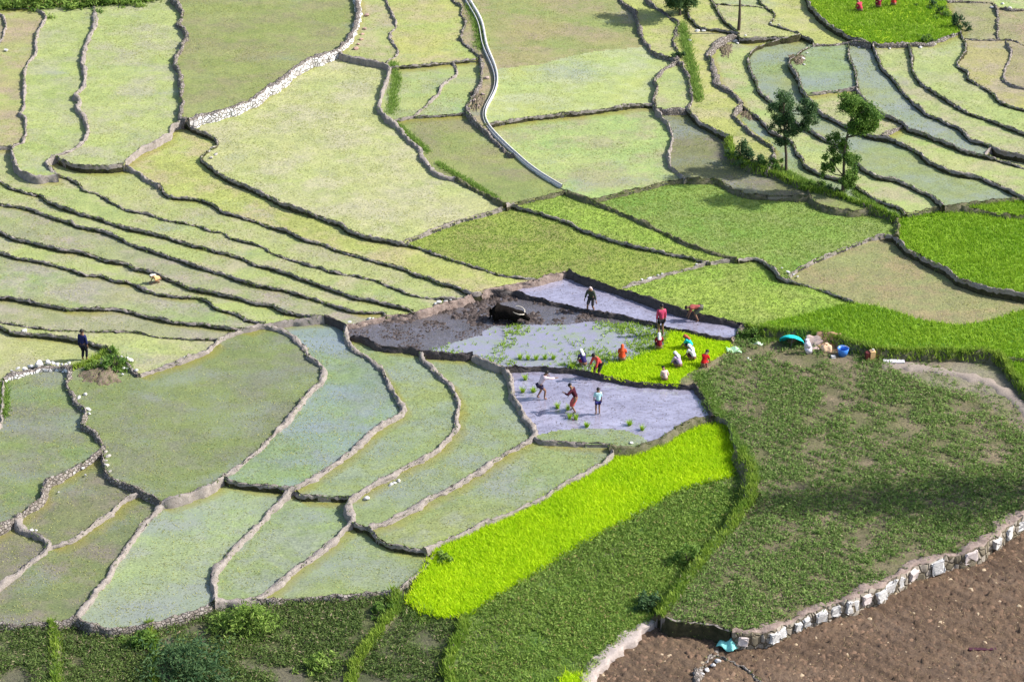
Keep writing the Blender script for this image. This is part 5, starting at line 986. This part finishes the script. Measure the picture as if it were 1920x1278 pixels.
rocks([(198,848,.12),(204,855,.12),(200,873,.16),(206,884,.12),(199,864,.1)], 'pale stone by the dark bund beside the big paddy', 'stones beside the big paddy', ROCKG)
rocks([(160,740,.15),(165,768,.13),(148,745,.12),(167,776,.1)], 'white stone beside the far left paddy wall', 'stones beside the far left paddy')
rocks([(655,608,.19),(692,600,.12),(700,601,.12),(715,601,.1),(744,591,.14),(662,612,.12)], 'white stone on the red brown mud bund', 'stones on the left part of the mud bund', dz=.08)
rocks([(816,572,.13),(823,569,.14),(835,567,.1),(845,564,.08)], 'white stone further along the mud bund, above the buffalo side', 'stones on the right part of the mud bund', dz=.08)
rocks([(1188,535,.10),(1204,526,.13),(1218,523,.12),(1234,518,.14),(1242,515,.14),(1306,497,.10)], 'white stone in the row on the greyish bund above the upper mud paddy', 'row of stones on the greyish bund', dz=.03)
rocks([(1466,505,.10),(1478,513,.12),(1488,517,.12),(1495,521,.1)], 'white stone on the dark curved edge by the brown field', 'stones by the brown field', dz=.1)
rocks([(1380,73,.22),(1375,66,.16),(1383,82,.18),(1378,78,.17),(1398,68,.13),(1390,73,.12)], 'cream stone of the heap at the foot of the bare tree', 'stone heap under the bare tree')
rocks([(1307,59,.2),(1319,59,.16)], 'pale slab in the field left of the bare tree', 'two slabs left of the bare tree')
rock(1293, 77, .14, ROCKW, 'lone pale stone beside the grassy gully')
rock(12, 96, .2, ROCKW, 'square white stone alone in the field at the far left', sq=(.9,.9,.8))
rock(47, 621, .28, ROCKW, 'flat white slab on the terrace edge left of the man in navy', sq=(1.2,.6,.35))
rock(346, 674, .13, ROCKW, 'small white stone on the bund above the big grey green paddy', .1)
rocks([(53,996,.12),(60,997,.14),(68,997,.1)], 'white stone on the small dark bund at the lower left', 'stones on the lower left bund', dz=.1)
rocks([(1445,44,.12),(1461,47,.1),(1505,110,.14),(1513,100,.12),(1508,122,.12)], 'pale stone on the stony corner of the upper right terraces', 'stones on the upper right terraces')
rocks([(1860,15,.18),(1880,8,.15),(1893,16,.16)], 'pale stone near the top right corner', 'stones near the top right corner')
rocks([(1645,88,.14),(1668,92,.12),(1693,86,.12),(1725,90,.14),(1754,84,.12),(1787,66,.16),(1610,90,.12)], 'pale stone under the rubble bund of the bright green field', 'stones under the bright green field')
rocks([(912,148,.2),(905,178,.22),(890,190,.2),(880,205,.16),(897,200,.15)], 'brown grey rock in the rubble beside the canal bend', 'rubble rocks beside the canal', flatmat('rock_brown', (.42,.33,.29), .9, .2, .35))
rocks([(687,30,.2),(683,55,.2),(677,75,.2),(668,92,.2),(680,65,.15),(672,84,.15)], 'reddish rock of the pile beside the top of the white wall', 'reddish rock pile beside the white wall', flatmat('rock_reddish', (.50,.33,.28), .9, .2, .35))
rocks([(392,285,.18),(400,278,.16),(396,297,.2),(405,290,.13)], 'white grey rock in the small rubble wedge left of the cream field', 'rubble wedge left of the cream field', ROCKG)
rock(1183, 831, .13, ROCKW, 'small white stone at the tip of the lower mud paddy')
rocks([(1405,675,.12),(1402,672,.08)], 'white stone in the weeds below the mint cloth', 'stones below the mint cloth')
rock(1451, 637, .08, ROCKW, 'pebble sized white stone left of the turquoise umbrella')
# boulders set in the retaining wall: they stand proud of its face
fo, fx, fy, fzl, fzr, ftop, fNR, fw = WALLS['F1']; pu, pv = proj(fx, fy, ftop)
BG = 'white boulders of the retaining wall'
for k, (u, lab_, r, n_) in enumerate([(1905,'grey white boulder at the right end of the retaining wall',.34,1),(1880,'white boulder near the upper bend of the retaining wall',.42,2),(1862,'pale boulder at the bend of the retaining wall',.36,1),(1818,'big pinkish boulder by the dark gap of the retaining wall',.5,1),
        (1755,'speckled white boulder right of the drain hole',.5,2),(1706,'pale pierced stone with the dark hollow in the retaining wall',.36,1),(1682,'tall white block left of the pierced stone',.46,2),(1660,'long white block in the upper run of the retaining wall',.46,1),(1640,'white block below the long one in the retaining wall',.42,1),
        (1618,'pinkish white block in the middle of the retaining wall',.36,1),(1590,'broad white block in the middle of the retaining wall',.46,2),(1562,'flat white block of the lower run',.36,1),(1537,'squarish white block of the lower run',.40,2),(1510,'small pointed stone of the lower run',.26,1),(1490,'mossy yellow white stone of the lower run',.26,1),
        (1460,'white block near the left end of the retaining wall',.32,1),(1441,'bright white block nearest the turquoise cloth',.34,1),(1393,'pale pinkish stones block beside the turquoise cloth',.32,1)]):
    i = int(np.argmin(np.abs(pu-u))); s_ = 1 if fzr[i] < fzl[i] else -1; r *= .86; nx, ny = fNR[i]*s_; R_ = random.Random(k*7+3); low = min(fzl[i], fzr[i]); hgt = ftop[i]-low
    bm = bmesh.new(); bmesh.ops.create_cube(bm, size=1); bmesh.ops.bevel(bm, geom=bm.edges[:], offset=.14, segments=2)
    bmesh.ops.subdivide_edges(bm, edges=bm.edges[:], cuts=1, use_grid_fill=True)
    for v_ in bm.verts: v_.co = Vector((v_.co.x*r*1.35, v_.co.y*.24, v_.co.z*min(hgt*R_.uniform(.7, 1.0), r*1.3)))+Vector((R_.uniform(-1,1), R_.uniform(-1,1), R_.uniform(-1,1)))*.035
    o = mobj('boulder', bm, ROCKW if k not in (3, 5, 9, 17) else flatmat('boulder_pink', (.66,.58,.56), .9, .2, .2)); o.location = (fx[i]+nx*(fw[i]*.5+.0), fy[i]+ny*(fw[i]*.5+.0), low+hgt*.52); o.rotation_euler = (R_.uniform(-.15,.15), R_.uniform(-.22,.22), math.atan2(ny, nx)-math.pi/2+R_.uniform(-.1,.1)); tag(o, lab_, 'boulder', BG, 'thing')
rocks([(1345,1242,.16),(1336,1250,.16),(1325,1258,.14),(1316,1266,.14)], 'white stone on the low earth bank below the turquoise cloth', 'stones on the low earth bank', dz=.1)
# ---------------------------------------------------------------- bundles of seedlings thrown on the mud
SB = tintmat('seedling_bundle', (.20,.38,.03), (.50,.66,.05))
BP = [(980,735,'left'),(1000,735,0),(1046,765,0),(1065,768,0),(1068,784,0),(1080,786,0),(1204,806,0),(1180,797,0),(975,673,1),(990,674,1),(1005,674,1),(1022,673,1),(1038,673,1),(1052,690,0),(1072,690,0),(985,712,0),(1100,800,0)]
for k, (u, v, _) in enumerate(BP):
    n = 70; a = RV.uniform(0, 6.28, n); rr = RV.uniform(0, .07, n); base = np.stack([np.cos(a)*rr, np.sin(a)*rr, np.zeros(n)], 1); o = soup('seedling_bundle', base, .26, .035, .7, SB, RV.uniform(0, 1, n), per=1); o.location = P(u, v); o.rotation_euler = (0, 0, k)
    o['kind'] = 'thing'
    lab_ = 'bright seedling bundle in the row along the back of the lower mud paddy' if _ == 1 else 'small green seedling bundle standing in the wet mud of the lower paddy'
    tag(o, lab_, 'seedlings', 'seedling bundles in a row on the black bund' if _ == 1 else 'seedling bundles in the lower mud paddy')
